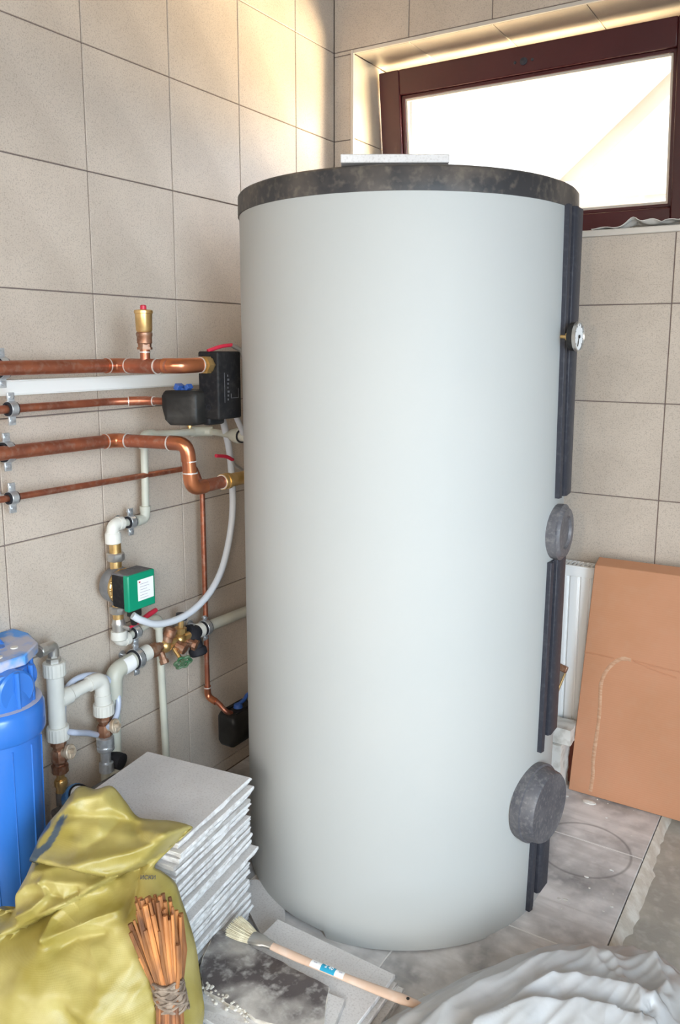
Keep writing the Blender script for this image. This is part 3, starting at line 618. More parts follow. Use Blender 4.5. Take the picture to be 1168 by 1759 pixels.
# grey plastic pipes -------------------------------------------------
def pp_elbow(a, b, c, r, rr, arm=.034, name='elbow', parent=None, mat='pp'):
    a, b, c = Vector(a), Vector(b), Vector(c); u = (a - b).normalized(); w_ = (c - b).normalized()
    g = G(); g.tube(fillet([b + u * arm, b, b + w_ * arm], rr, 6), r, 20); g.cyl(b + u * (arm - .012), b + u * (arm + .002), r + .0016, 20); g.cyl(b + w_ * (arm - .012), b + w_ * (arm + .002), r + .0016, 20)
    return obj(name, g, mat, parent)
p = thing('plastic_pipe', 'thin grey plastic pipe looping down the wall from the tank to the green pump', 'pipe', (.05, -1.03, .95))
g = G(); g.cyl((.052, -1.036, .960), (.052, -1.032, 1.160), .0102, 18); obj('pipe', g, 'pp', p)
pp_elbow((.052, -1.032, 1.10), (.052, -1.033, 1.171), (.052, -.90, 1.166), .0135, .014, parent=p)
g = G(); g.cyl((.052, -1.0, 1.170), (.058, -.83, 1.163), .0102, 18); obj('pipe', g, 'pp', p)
g = G(); g.tube([(.052, -.845, 1.164), (.062, -.806, 1.163), (.085, -.79, 1.162)], .0145, 18); obj('coupling', g, 'pp', p)
g = G(); g.cyl((.08, -.795, 1.162), (.190, -.822, 1.160), .0098, 18); obj('pipe', g, 'pp', p)
g = G(); g.lathe((.175, -.818, 1.160), (1, -.18, 0), [(0, .013), (.008, .017), (.030, .022), (.044, .022), (.046, .019)], 20); obj('union', g, 'pp', p)
g = G(); g.lathe((.221, -.826, 1.160), (1, -.18, 0), [(0, .0195), (.003, .0195)], 20); obj('washer', g, 'rubber', p)
g = G(); g.cyl((.22, -.826, 1.160), (.31, -.84, 1.160), .015, 18); obj('pipe', g, 'pp', p)
pp_elbow((.052, -1.036, 1.05), (.052, -1.038, .940), (.052, -1.15, .944), .0135, .016, parent=p)
g = G(); g.cyl((.052, -1.06, .940), (.052, -1.13, .944), .0102, 18); obj('pipe', g, 'pp', p)
pp_elbow((.052, -1.06, .944), (.052, -1.155, .946), (.052, -1.155, .88), .0165, .018, parent=p, arm=.030, mat='ppw')
g = G(); g.lathe((.052, -1.155, .925), (0, 0, -1), [(0, .018), (.004, .021), (.028, .021), (.030, .018)], 24); obj('socket', g, 'ppw', p)
clamp(.052, -1.092, .942, .0110, label='shiny pipe clamp on the grey pipe above the green pump', group='pipe clamps on the grey plastic pipes')
# pump with unions
pu = thing('circulation_pump', 'small green and black circulation pump mounted vertically on the wall pipes', 'pump', (.055, -1.15, .80))
PX, PY = .055, -1.152
for za, zb_ in ((.868, .896), (.825, .850)): g = G(); g.cyl((PX, PY, za), (PX, PY, zb_), .0155, 20); obj('upper_tail', g, 'brass', pu)
g = G(); g.lathe((PX, PY, .848), (0, 0, 1), [(0, .021), (.003, .0235), (.020, .0235), (.023, .020)], 8); obj('union_nut', g, 'nickel', pu)
g = G(); g.lathe((PX - .004, PY, .782), (1, 0, 0), [(-.022, .030), (-.012, .046), (.012, .050), (.020, .048)], 36); g.cyl((PX, PY, .835), (PX, PY, .728), .015, 16); obj('volute', g, 'castiron', pu)
D = Vector((.93, .37, 0)).normalized()
g = G(); g.lathe(Vector((PX, PY, .782)) + Vector((.012, 0, 0)), (1, 0, 0), [(0, .046), (.012, .046), (.014, .043), (.020, .043)], 36)
for k in range(14):
    t = 2 * pi * k / 14; g.ball((PX + .024, PY + .044 * cos(t), .782 + .044 * sin(t)), .005, 8, 5)
obj('clamp_ring', g, 'brass', pu)
hx0, hx1 = PX + .030, PX + .078
g = G(); g.box((hx0, PY - .046, .738), (hx1, PY + .046, .828)); obj('motor_housing', g, 'black', pu, bevel=.007, seg=3)
g = G(); g.box((hx0 + .002, PY - .044, .824), (hx1 + .012, PY + .044, .8305)); obj('top_plate', g, 'disc', pu, bevel=.002)
g = G(); g.box((hx1 - .004, PY - .047, .733), (hx1 + .016, PY + .047, .830)); gp = obj('control_face', g, 'green', pu, bevel=.004)
g = G(); g.box((hx1 + .016, PY - .015, .756), (hx1 + .0168, PY + .040, .812)); lb = obj('rating_label', g, 'label', gp, smooth=False)
g = G()
for k in range(6): g.box((hx1 + .0168, PY - .008, .762 + k * .0075), (hx1 + .0171, PY + .015 + .018 * random.random(), .7630 + k * .0075))
obj('rating_print', g, 'print', gp, smooth=False)
g = G(); g.box((hx1 + .0168, PY - .011, .804), (hx1 + .0172, PY - .006, .808)); obj('red_mark', g, 'red', gp, smooth=False)
g = G(); g.box((hx0 + .010, PY - .008, .702), (hx1 - .010, PY + .022, .740)); g.lathe((hx0 + .022, PY + .007, .703), (0, 0, -1), [(0, .012), (.014, .010), (.026, .008)], 16); obj('cable_plug', g, 'blackdusty', pu, bevel=.004)
for za, zb_ in ((.740, .722), (.704, .688)): g = G(); g.cyl((PX, PY, za), (PX, PY, zb_), .0145, 20); obj('lower_tail', g, 'brass', pu)
g = G(); g.lathe((PX, PY, .703), (0, 0, 1), [(0, .020), (.003, .0225), (.018, .0225), (.021, .019)], 8); obj('union_nut', g, 'nickel', pu)
g = G(); g.lathe((PX, PY, .652), (0, 0, 1), [(0, .0165), (.006, .018), (.012, .0165), (.020, .019), (.028, .0165), (.036, .015)], 16); g.cyl((PX, PY, .670), (PX + .036, PY + .008, .664), .006, 10); obj('ball_valve', g, 'nickel', pu)
g = G(); g.tube(spline([(PX + .036, PY + .006, .668), (PX + .040, PY + .035, .676), (PX + .042, PY + .070, .686), (PX + .042, PY + .098, .692)], 4), [.004, .004, .0045, .005, .0055, .006, .0065, .007, .0075, .0075, .0072, .007, .006][:13], 10); obj('valve_lever', g, 'red', pu)
# lower loop of the grey pipe
p = thing('plastic_pipe', 'thin grey plastic pipe running from below the green pump down to the floor', 'pipe', (.05, -1.0, .6))
g = G(); g.lathe((PX, PY, .654), (0, 0, -1), [(0, .021), (.022, .022), (.026, .018)], 24); obj('socket', g, 'ppw', p)
pp_elbow((PX, PY, .70), (.053, PY, .622), (.053, -1.0, .627), .0165, .018, parent=p, arm=.030, mat='ppw')
g = G(); g.cyl((.053, -1.13, .623), (.053, -1.02, .644), .0102, 18); obj('pipe', g, 'pp', p)
pp_elbow((.053, -1.1, .626), (.053, -1.005, .646), (.053, -1.005, .5), .0135, .015, parent=p, arm=.028)
g = G(); g.cyl((.053, -1.004, .63), (.053, -.988, .0), .0105, 18); obj('pipe', g, 'pp', p)
clamp(.053, -1.092, .630, .0110, label='shiny pipe clamp on the grey pipe below the green pump', group='pipe clamps on the grey plastic pipes')
# thick grey pipe with the brass valve
p = thing('plastic_pipe', 'thick grey plastic pipe with a paper sticker rising from the floor and turning right', 'pipe', (.06, -1.17, .3))
g = G(); g.cyl((.058, -1.195, .0), (.058, -1.182, .50), .0165, 22); obj('pipe', g, 'pp', p)
g = G(); g.tube(fillet([(.058, -1.182, .478), (.058, -1.180, .548), (.058, -1.095, .557)], .032, 10), .0232, 24); obj('elbow', g, 'pp', p)
g = G(); g.cyl((.058, -1.108, .556), (.058, -1.052, .562), .0222, 24); obj('socket', g, 'ppw', p)
g = G(); g.lathe((.0585, -1.148, .5475), (0, 1, .11), [(0, .0236), (.036, .0236)], 24, False, False)
lbm = me('sticker', g, 'label')
g2 = G(); a0, b0 = frame(Vector((0, 1, .11)).normalized()); dd = Vector((0, 1, .11)).normalized(); base = Vector((.058, -1.152, .5505)); rs = []
for t in (0, .034): rs.append([base + dd * t + Vector((cos(radians(q)), 0, sin(radians(q)))) * .0246 for q in range(-50, 71, 10)])
g2.rings(rs, False, False, False); obj('sticker', g2, 'label', p)
clamp(.058, -1.098, .5565, .0228, label='large pipe clamp beside the paper sticker on the thick grey pipe', group='pipe clamps on the grey plastic pipes', ears=.024)
p = thing('plastic_pipe', 'thick grey plastic pipe going from the black elbow behind the tank', 'pipe', (.06, -.75, .55))
g = G(); g.cyl((.062, -.845, .563), (.085, -.45, .566), .0165, 22); obj('pipe', g, 'pp', p)
g = G(); g.lathe((.064, -.86, .563), (.02, 1, 0), [(0, .022), (.020, .022), (.024, .018)], 22); obj('socket', g, 'ppw', p)
g = G(); g.tube(fillet([(.064, -.852, .563), (.072, -.888, .565), (.095, -.892, .520)], .02, 6), .0200, 20); g.lathe((.092, -.891, .528), (.3, 0, -1), [(0, .023), (.006, .027), (.020, .027), (.024, .022)], 20); g.lathe((.060, -.876, .566), (-.2, -1, .05), [(0, .023), (.014, .023)], 20); obj('black_elbow', g, 'rubber', p)
clamp(.064, -.822, .563, .0175, label='pipe clamp next to the black elbow behind the tank', group='pipe clamps on the grey plastic pipes', ears=.022)
# brass safety valve group
vg = thing('brass_valve', 'cluster of brass valves with a small green handwheel on the thick grey pipe', 'valve', (.07, -.97, .56))
g = G(); g.lathe((.060, -1.050, .560), (0, 1, .04), [(0, .020), (.010, .022), (.024, .022), (.026, .016), (.045, .015)], 8); obj('hex_union', g, 'bronze', vg)
g = G(); g.cyl((.060, -1.02, .560), (.070, -.90, .563), .0135, 18); g.ball((.062, -.99, .560), .021); g.ball((.066, -.935, .562), .020); obj('body', g, 'brass', vg)
g = G(); g.lathe((.062, -.990, .560), (.25, .30, 1), [(0, .015), (.030, .015), (.032, .0185), (.052, .0175), (.056, .012)], 18); g.lathe((.062, -1.008, .545), (.6, -.1, -1), [(0, .010), (.022, .010), (.022, .013), (.034, .013)], 8); obj('filter_pot', g, 'bronze', vg)
g = G(); g.lathe((.066, -.935, .562), (.05, .1, 1), [(0, .012), (.022, .012), (.022, .018), (.036, .018), (.036, .009), (.070, .007)], 8); obj('bonnet', g, 'brass', vg)
g = G(); g.lathe((.070, -.930, .622), (.05, .1, 1), [(0, .016), (.003, .0175), (.018, .0165), (.020, .012)], 16); obj('knob', g, 'strip', vg, label='dark blue knob')
g = G(); g.lathe((.075, -.955, .555), (1, .2, -.4), [(0, .014), (.018, .014), (.018, .018), (.030, .018), (.030, .010)], 8); g.lathe((.075, -.915, .55), (1, .3, -.3), [(0, .012), (.022, .012), (.022, .017), (.034, .017)], 8); obj('side_ports', g, 'bronze', vg)
hw = Vector((.105, -.965, .510)); hn = Vector((.75, -.35, -.5)).normalized()
g = G(); g.cyl((.07, -.965, .545), hw, .006, 10); obj('stem', g, 'brass', vg)
a0, b0 = frame(hn); g = G()
g.tube([hw + (a0 * cos(t) + b0 * sin(t)) * (.0225 + .003 * cos(6 * t)) for t in [2 * pi * k / 60 for k in range(61)]], .0042, 8)
for k in range(6):
    t = pi * k / 3; g.cyl(hw, hw + (a0 * cos(t) + b0 * sin(t)) * .023, .003, 6)
g.lathe(hw - hn * .004, hn, [(0, .008), (.008, .008)], 10); obj('handwheel', g, 'greenw', vg)
# grey hose looping from the pump to the pump box
hz = [(PX + .045, PY + .03, .664), (PX + .075, PY + .065, .645), (.145, -1.05, .633), (.165, -.98, .645), (.185, -.92, .700), (.20, -.88, .80), (.205, -.865, .90), (.205, -.87, 1.02), (.20, -.885, 1.12), (.20, -.90, 1.20), (.215, -.93, 1.25), (.26, -.98, 1.27)]
g = G()
hp = [(0.135, -1.175, 0.718), (0.145, -1.155, 0.701), (0.150, -1.104, 0.676), (0.155, -1.033, 0.669), (0.155, -0.962, 0.680), (0.150, -0.889, 0.711), (0.145, -0.831, 0.766), (0.140, -0.788, 0.854), (0.140, -0.772, 0.939), (0.140, -0.774, 1.028), (0.145, -0.788, 1.108), (0.160, -0.824, 1.180), (0.190, -0.872, 1.223), (0.270, -0.969, 1.267)]
g.tube(spline(hp, 8), .0098, 14)
hs_ = tag(obj('flexible_hose', g, 'hose', loc=(.15, -1.0, .63)), 'pale grey flexible hose looping down behind the copper drop to the green pump', 'hose')
g = G(); g.tube(spline([(0.290, -0.932, 1.232), (0.270, -0.890, 1.199), (0.250, -0.851, 1.171)], 4), .0075, 12); tag(obj('flexible_hose', g, 'hose', loc=(.28, -.95, 1.2)), 'short piece of pale hose under the black box beside the tank', 'hose')
g = G(); g.tube(spline([(0.200, -0.910, 1.112), (0.200, -0.868, 1.105), (0.200, -0.839, 1.092)], 4), .0052, 10)
vl = thing('valve_lever', 'red valve lever sticking out left of the tank', 'lever', (0.200, -0.839, 1.092)); 
obj('grip', g, 'red', vl); g = G(); g.tube(spline([(0.200, -0.841, 1.092), (0.200, -0.829, 1.076), (0.200, -0.798, 1.060)], 4), .0045, 10); obj('arm', g, 'nickel', vl)
# lower black cover
lc = thing('valve_cover', 'dusty black foam cover with a blue handle low on the wall beside the tank', 'cover', (.12, -.76, .18))
g = G(); rs = []
for t, s_ in ((0, .72), (.010, .92), (.022, 1), (.15, 1), (.165, .85)):
    rs.append([(.128 + .038 * s_ * cx_, -.815 + t * .8, .238 + .056 * s_ * cz_) for cx_, cz_ in ((-1, -.75), (-.7, -1), (.5, -1), (1, -.3), (1, .55), (.75, .9), (-.8, 1), (-1, .8))])
g.rings(rs); obj('shell', g, 'blackdusty', lc, bevel=.004)
g = G(); g.box((.10, -.79, .290), (.112, -.70, .296)); g.box((.145, -.79, .287), (.153, -.70, .293)); obj('seam_ribs', g, 'black', lc, bevel=.001)
g = G(); g.lathe((.128, -.752, .293), (0, 0, 1), [(0, .015), (.010, .013), (.012, .010)], 16); g.tube([(.128, -.752, .302), (.128, -.722, .306), (.128, -.710, .316), (.128, -.69, .320)], .006, 10); obj('valve_handle', g, 'blue', lc)

# ------------------------------------------------------------ blue water filter
FC = Vector((.122, -1.568, 0))
wf_ = thing('water_filter', 'large bright blue water filter housing on a wall bracket', 'filter', (FC.x, FC.y, .15))
g = G(); g.lathe(FC, (0, 0, 1), [(.148, .062), (.152, .074), (.162, .080), (.52, .088), (.56, .088)], 56)
sump = obj('sump', g, 'filter', wf_)
for k in range(12):
    a_ = radians(30 * k + 12); d_ = Vector((cos(a_), sin(a_), 0)); s_ = Vector((-d_.y, d_.x, 0)); b0_ = FC + d_ * .0795; b1_ = FC + d_ * .0875
    g = G(); g.rings([[b0_ - s_ * .002 + Vector((0, 0, .17)), b0_ + d_ * .003 + Vector((0, 0, .17)), b0_ + s_ * .002 + Vector((0, 0, .17))], [b1_ - s_ * .002 + Vector((0, 0, .545)), b1_ + d_ * .003 + Vector((0, 0, .545)), b1_ + s_ * .002 + Vector((0, 0, .545))]]); obj('rib', g, 'filter', sump)
g = G(); g.lathe(FC, (0, 0, 1), [(.560, .086), (.560, .095), (.566, .099), (.618, .099), (.626, .095), (.632, .088)], 64); obj('collar', g, 'filter', wf_)
g = G(); g.lathe(FC, (0, 0, 1), [(.6315, .090), (.6335, .094), (.634, .080)], 64, False, False); obj('dust_ring', g, 'dust', wf_)
g = G(); g.lathe(FC, (0, 0, 1), [(.628, .078), (.64, .082), (.712, .070)], 48)
for sy in (1, -1):
    g.lathe(FC + Vector((0, sy * .055, .672)), (0, sy, 0), [(0, .030), (.030, .030), (.034, .026)], 24)
g.lathe(FC + Vector((.03, .0, .672)), (1, 0, 0), [(0, .045), (.042, .045), (.046, .040)], 28); obj('head', g, 'filter', wf_)
for k in range(10):
    a_ = radians(36 * k); d_ = Vector((cos(a_), sin(a_), 0)); q = FC + d_ * .078
    g = G(); g.cyl(q + Vector((0, 0, .632)), q + Vector((0, 0, .715)), .006, 8); obj('rib', g, 'filter', wf_)
g = G(); poly = []
outl = [(.002, -.105), (.105, -.105), (.165, -.060), (.176, .04), (.135, .105), (.06, .135), (.002, .135)]
g.prism([(a_, FC.y + b_, .713) for a_, b_ in outl], (0, 0, .024)); tp = obj('mounting_plate', g, 'filterd', wf_, bevel=.003)
for (hx, hy, hr) in ((.085, .040, .012), (.055, -.01, .008), (.100, -.035, .010)):
    g = G(); g.lathe((hx, FC.y + hy, .7365), (0, 0, 1), [(0, hr), (.0018, hr)], 24); obj('slot_hole', g, 'filter', tp)
for hx, hy in ((.118, .055), (.055, .048), (.14, 0)):
    g = G(); g.lathe((hx, FC.y + hy, .737), (0, 0, 1), [(0, .0085), (.0025, .0085), (.003, .005)], 16); obj('bolt', g, 'ppw', tp)
g = G(); g.box((.001, FC.y - .10, .735), (.008, FC.y + .055, .86)); g.prism([(.008, FC.y + .050, .737), (.075, FC.y + .062, .737), (.045, FC.y + .058, .757), (.022, FC.y + .055, .80), (.010, FC.y + .053, .855)], (0, -.008, 0)); g.prism([(.008, FC.y - .03, .737), (.075, FC.y - .03, .737), (.022, FC.y - .03, .82), (.008, FC.y - .03, .86)], (0, -.008, 0)); obj('wall_bracket', g, 'filter', wf_, bevel=.0015)
# white fittings to the right of the filter
p = thing('pipe_manifold', 'white plastic pipe tee with ribbed sockets and bronze valves beside the blue filter', 'manifold', (.06, -1.33, .4))
MX = .075; MY = -1.378
def rib_socket(c, r, h, name, parent):
    g = G(); k = 40; rs = []
    for z_, rr_ in ((0, r - .002), (.002, r), (h - .002, r), (h, r - .002)): rs.append([(c[0] + cos(2 * pi * i / k) * (rr_ + (.0009 if i % 2 else -.0003)), c[1] + sin(2 * pi * i / k) * (rr_ + (.0009 if i % 2 else -.0003)), c[2] + z_) for i in range(k)])
    g.rings(rs); return obj(name, g, 'ppw', parent)
g = G(); g.cyl((MX, MY, .455), (MX, MY, .635), .0205, 28); g.cyl((MX, MY, .545), (MX, MY + .060, .550), .0180, 24); g.lathe((MX, MY + .010, .545), (0, 1, .08), [(0, .021), (.030, .0215), (.034, .018)], 24); obj('tee', g, 'ppw', p)
rib_socket((MX, MY, .612), .0262, .036, 'ribbed_socket', p); rib_socket((MX, MY, .445), .0262, .036, 'ribbed_socket', p)
MY2 = -1.235
g = G(); g.cyl((MX, MY + .05, .549), (MX, MY2 - .030, .553), .0160, 24); obj('pipe', g, 'ppw', p)
g = G(); g.tube(fillet([(MX, MY2 - .042, .552), (MX, MY2, .556), (MX, MY2 + .002, .500)], .03, 8), .0200, 24); g.cyl((MX, MY2 + .001, .51), (MX, MY2 + .002, .470), .0215, 24); obj('elbow', g, 'ppw', p)
rib_socket((MX, MY2 + .002, .452), .0262, .032, 'ribbed_socket', p)
g = G(); g.lathe((MX, MY, .646), (0, 0, 1), [(0, .0175), (.012, .0175), (.014, .013), (.022, .013)], 6); obj('hex_nut', g, 'nickel', p)
g = G(); g.tube(fillet([(MX, MY, .665), (MX, MY + .002, .692), (MX + .006, MY - .045, .688)], .018), .0135, 16); g.lathe((MX + .004, MY - .028, .690), (.1, -1, 0), [(0, .016), (.014, .016)], 8); obj('brass_elbow', g, 'nickel', p)
def stop_valve(x, y, z, parent):
    g = G(); g.lathe((x, y, z), (0, 0, -1), [(0, .019), (.016, .019), (.018, .014), (.030, .013)], 6); g.lathe((x, y, z - .028), (0, 0, -1), [(0, .016), (.008, .020), (.030, .020), (.036, .014), (.040, .014), (.040, .0205), (.060, .0205), (.062, .014)], 8); b_ = obj('stop_valve', g, 'bronze', parent)
    d_ = Vector((.9, .25, .25)).normalized(); c_ = Vector((x, y, z - .038)) + d_ * .014
    g = G(); g.lathe(c_, d_, [(0, .012), (.014, .012), (.014, .0185), (.022, .0190), (.024, .0165), (.020, .0155)], 28, True, False); g.lathe(c_ + d_ * .012, d_, [(0, .016), (.008, .016)], 24); g.lathe(c_ + d_ * .014, d_, [(0, .006), (.020, .006)], 12)
    a1, b1 = frame(d_)
    for q in (0, 2.1, 4.2): g.cyl(c_ + d_ * .021, c_ + d_ * .021 + (a1 * cos(q) + b1 * sin(q)) * .016, .0022, 6)
    obj('valve_cap', g, 'ppbronze', b_); return b_
M['ppbronze'] = pm('pale_bronze', (.52, .38, .25), .45, .4, c2=(.6, .52, .42), scale=30)
stop_valve(MX, MY, .446, p); stop_valve(MX, MY2 + .002, .453, p)
g = G(); g.lathe((MX, MY, .352), (0, 0, -1), [(0, .010), (.014, .010), (.014, .014), (.018, .016), (.030, .016), (.032, .012), (.050, .014)], 14); obj('adapter', g, 'brass', p)
g = G(); g.lathe((MX, MY2 + .002, .392), (0, 0, -1), [(0, .016), (.004, .0235), (.026, .0235), (.028, .021), (.031, .0235), (.036, .0235), (.042, .0205), (.046, .014), (.075, .013), (.076, .019), (.10, .020)], 10); obj('union', g, 'zinc', p)
g = G(); g.lathe((.045, MY2 + .03, .31), (1, .2, -.1), [(0, .012), (.02, .022), (.05, .022), (.052, .015)], 14); obj('check_valve', g, 'rubber', p)
# water meter
wm = thing('water_meter', 'round brass water meter with a ribbed blue ring below the white tee', 'meter', (.10, -1.37, .27))
md = Vector((.72, .10, .68)).normalized(); mc = Vector((.085, -1.36, .262))
g = G(); g.lathe(mc - md * .010, md, [(0, .020), (.012, .033), (.034, .036)], 30); g.cyl(mc + Vector((0, -.05, 0)), mc + Vector((0, .15, 0)), .013, 16); g.cyl((MX, MY, .305), (MX, MY, .27), .014, 14); obj('body', g, 'castiron', wm)
g = G(); k = 48; a1, b1 = frame(md); rs = []
for t_, r_ in ((.020, .0375), (.022, .0390), (.040, .0380), (.042, .033)): rs.append([mc + md * t_ + (a1 * cos(2 * pi * i / k) + b1 * sin(2 * pi * i / k)) * (r_ + (.0008 if i % 2 else -.0006)) for i in range(k)])
g.rings(rs); obj('ribbed_ring', g, 'meterblue', wm) if 'meterblue' in M else None
M['meterblue'] = pm('meter_blue', (.05, .18, .45), .4, c2=(.10, .24, .48), scale=40)
if 'ribbed_ring' not in [c_.name.split('.')[0] for c_ in wm.children]: obj('ribbed_ring', g, 'meterblue', wm)
g = G(); g.lathe(mc + md * .040, md, [(0, .030), (.003, .030)], 30); obj('dial', g, 'label', wm)
g = G(); g.tube([mc + md * .046 + (a1 * cos(t) + b1 * sin(t)) * .031 for t in [radians(k) for k in range(-30, 200, 12)]], .0025, 8); obj('lid_rim', g, 'rubber', wm)
# small clear-blue hose loop round the manifold
g = G(); hp = [(0.070, -1.256, 0.403), (0.090, -1.302, 0.433), (0.110, -1.362, 0.466), (0.060, -1.345, 0.455), (0.045, -1.337, 0.490), (0.045, -1.325, 0.545), (0.050, -1.297, 0.567), (0.055, -1.249, 0.563), (0.062, -1.198, 0.530), (0.075, -1.183, 0.481), (0.090, -1.205, 0.439), (0.100, -1.242, 0.425)]
g.tube(spline(hp, 8), .0078, 12); tag(obj('flexible_hose', g, 'bluehose', loc=(.07, -1.25, .5)), 'bluish clear hose looped around the white tee fittings', 'hose')
g = G(); g.cyl((.040, -1.215, .0), (.045, -1.205, .515), .0125, 16); g.cyl((.045, -1.206, .49), (.046, -1.205, .54), .0155, 16); tag(obj('plastic_pipe', g, 'pp', loc=(.04, -1.21, 0)), 'short grey pipe standing behind the blue hose loop', 'pipe')

# ------------------------------------------------------------ stacks of spare tiles
def ragged_tile(w_, d_, th, amp, seed, name, fmat='stile', emat='sedge'):
    """slab with a clean top and a chipped, mortar-caked rim"""
    rnd = random.Random(seed); n = 14; per = []
    for sx, sy, ex, ey in ((-1, -1, 1, -1), (1, -1, 1, 1), (1, 1, -1, 1), (-1, 1, -1, -1)):
        for k in range(n): t = k / n; per.append((sx + (ex - sx) * t, sy + (ey - sy) * t))
    rs = []
    for li, (z, ins) in enumerate(((0, .003), (th * .25, 0), (th * .55, 0), (th - .0012, 0), (th, .0012))):
        ring_ = []
        for k, (x, y) in enumerate(per):
            j = (noise.noise(Vector((x * 3.1, y * 3.1, seed * 1.7 + (li if li < 3 else 9)))) + .5 * noise.noise(Vector((x * 11, y * 11, seed + li)))) * amp * (1 if li < 3 else .10)
            L = max(abs(x), abs(y)); ring_.append((x * (w_ / 2) + (x * (j - ins) if abs(x) > .99 else 0), y * (d_ / 2) + (y * (j - ins) if abs(y) > .99 else 0), z))
        rs.append(ring_)
    g = G(); g.cur = 1; g.rings(rs, True, False); g.cur = 0
    k = len(per); top = list(range(4 * k, 5 * k)); g.f.append(tuple(top)); g.mi.append(0)
    for i in range(len(g.mi) - k - 1, len(g.mi) - 1): g.mi[i] = 1
    return me(name, g, [fmat, emat], True, 30)
protos = [ragged_tile(.304, .288, .0118, .0050, s, 'floor_tile') for s in range(6)] + [ragged_tile(.304, .288, .0118, .0018, s + 20, 'floor_tile', 'stile', 'sedge' if s else 'sdark') for s in range(3)]
ctr = Vector((.4065, -1.362)); NT = 25; ORD = ['topmost', 'second', 'third', 'fourth', 'fifth', 'sixth', 'seventh', 'eighth', 'ninth', 'tenth', 'eleventh', 'twelfth', 'thirteenth', 'fourteenth', 'fifteenth', 'sixteenth', 'seventeenth', 'eighteenth', 'nineteenth', 'twentieth', 'twenty-first', 'twenty-second', 'twenty-third', 'twenty-fourth', 'bottom']
def put_tile(mesh, x, y, z, rz, label, group, tilt=(0, 0)):
    o = bpy.data.objects.new('floor_tile', mesh); COL.objects.link(o); o.location = (x, y, z); o.rotation_euler = (tilt[0], tilt[1], rz); tag(o, label, 'tile', group); OFF[o.name] = Vector((x, y, z)); return o
for k in range(NT):
    z = .400 - (k + 1) * .016
    dx = random.uniform(-.008, .006) + (.014 if k in (1, 11) else 0); dy = random.uniform(-.006, .006)
    if k == 0: dx = dy = 0
    pr_ = random.choice(protos[:6]) if k in (1, 2, 5, 9, 12, 13, 16, 18, 20, 22) else random.choice(protos)
    if k == 0: pr_ = protos[2]
    put_tile(pr_, ctr.x + dx - .006 * (k > 14), ctr.y + dy, z, radians(7.5) + random.uniform(-.04, .04) * (k > 0), ('large clean grey tile on top of the tall stack' if k == 0 else '%s tile of the tall stack between sack and tank' % ORD[k]) + ('' if k == 0 else ', counted from the top'), 'grey tiles in the tall stack', )
    # mortar pads fill the gaps; their darker colour also paints the gap shade
SPC = me('mortar_shade_pad', (lambda g: (g.box((-.130, -.120, 0), (.130, .120, .0042)), g)[1])(G()), 'sdark')
for k in range(NT):
    base = [o for o in bpy.data.objects if o.name.startswith('floor_tile')]
pads = [o for o in COL.objects if o.name.startswith('floor_tile') and o.get('group') == 'grey tiles in the tall stack']
for o in pads:
    m_ = bpy.data.objects.new('mortar_shade_pad', SPC); COL.objects.link(m_); m_.parent = o; m_.location = (0, 0, .0118 if o is not pads[0] else -.0035)
    if o is pads[0]: COL.objects.unlink(m_); bpy.data.objects.remove(m_)
# right low pile under the brush
pr2 = ragged_tile(.32, .31, .013, .002, 41, 'floor_tile', 'stile', 'sedge'); pr3 = ragged_tile(.32, .31, .013, .004, 44, 'floor_tile', 'stile', 'sedge')
for k, (dx, dy, rz) in enumerate(((0.018, -.006, -.01), (.026, .004, .02), (.0, 0, -.02))):
    put_tile(pr3 if k < 2 else pr2, .772 + dx, -1.362 + dy, .0005 + k * .0165, rz, ('lower tile of the low pile under the paint brush handle', 'middle tile of the low pile under the paint brush handle', 'pinkish grey tile on top of the low pile beside the tank foot')[k], 'tiles in the low pile')
# left low pile with the mortar smeared tile
pl = [(.600, -1.672, 0)]
pr4 = ragged_tile(.30, .30, .014, .0015, 51, 'floor_tile', 'stile', 'sdark')
for k in range(4):
    put_tile(pr4, .745 + .003 * k, -1.622 - .002 * k, .0005 + k * .0175, radians(12) + .01 * k, ('bottom tile of the front pile under the smeared tile', 'second tile from the bottom of the front pile', 'third tile from the bottom of the front pile', 'clean grey tile right under the mortar smeared one')[k], 'tiles in the front pile')
# ------------------------------------------------------------ paint brush
# front pile, on top of the low one: a cut tile and the mortar smeared slab
def slab(pts, z0, th, seed, amp, fmat, emat, name='floor_tile'):
    """flat slab of irregular outline (list of x, y), chipped rim"""
    P = []; n = len(pts)
    for i in range(n):
        a = Vector(pts[i] + (0,)); b = Vector(pts[(i + 1) % n] + (0,)); k = max(2, int((b - a).length / .008))
        for j in range(k): P.append(a.lerp(b, j / k))
    c = sum(P, Vector()) / len(P); g = G(); rs = []
    for li, z in enumerate((z0, z0 + th * .5, z0 + th - .001, z0 + th)):
        r_ = []
        for p in P:
            d = (p - c).normalized(); j = noise.noise(Vector((p.x * 60, p.y * 60, seed + li * .6))) * amp * (1 if li < 3 else .8); r_.append((p.x + d.x * (j - .0012 * (li == 3)), p.y + d.y * (j - .0012 * (li == 3)), z))
        rs.append(r_)
    g.cur = 1; g.rings(rs, True, False); g.cur = 0; k = len(P); g.f.append(tuple(range(3 * k, 4 * k))); g.mi.append(0)
    return obj(name, g, [fmat, emat], loc=(c.x, c.y, z0), angle=30)
for o in [o for o in COL.objects if o.get('group') in ('tiles in the front pile', 'tiles in the low pile')]: bpy.data.objects.remove(o)
LOWL = ['bottom tile of the low pile beside the tank foot', 'second tile up in the low pile beside the tank foot', 'third tile up in the low pile beside the tank foot', 'pinkish grey tile on top of the low pile under the brush handle']
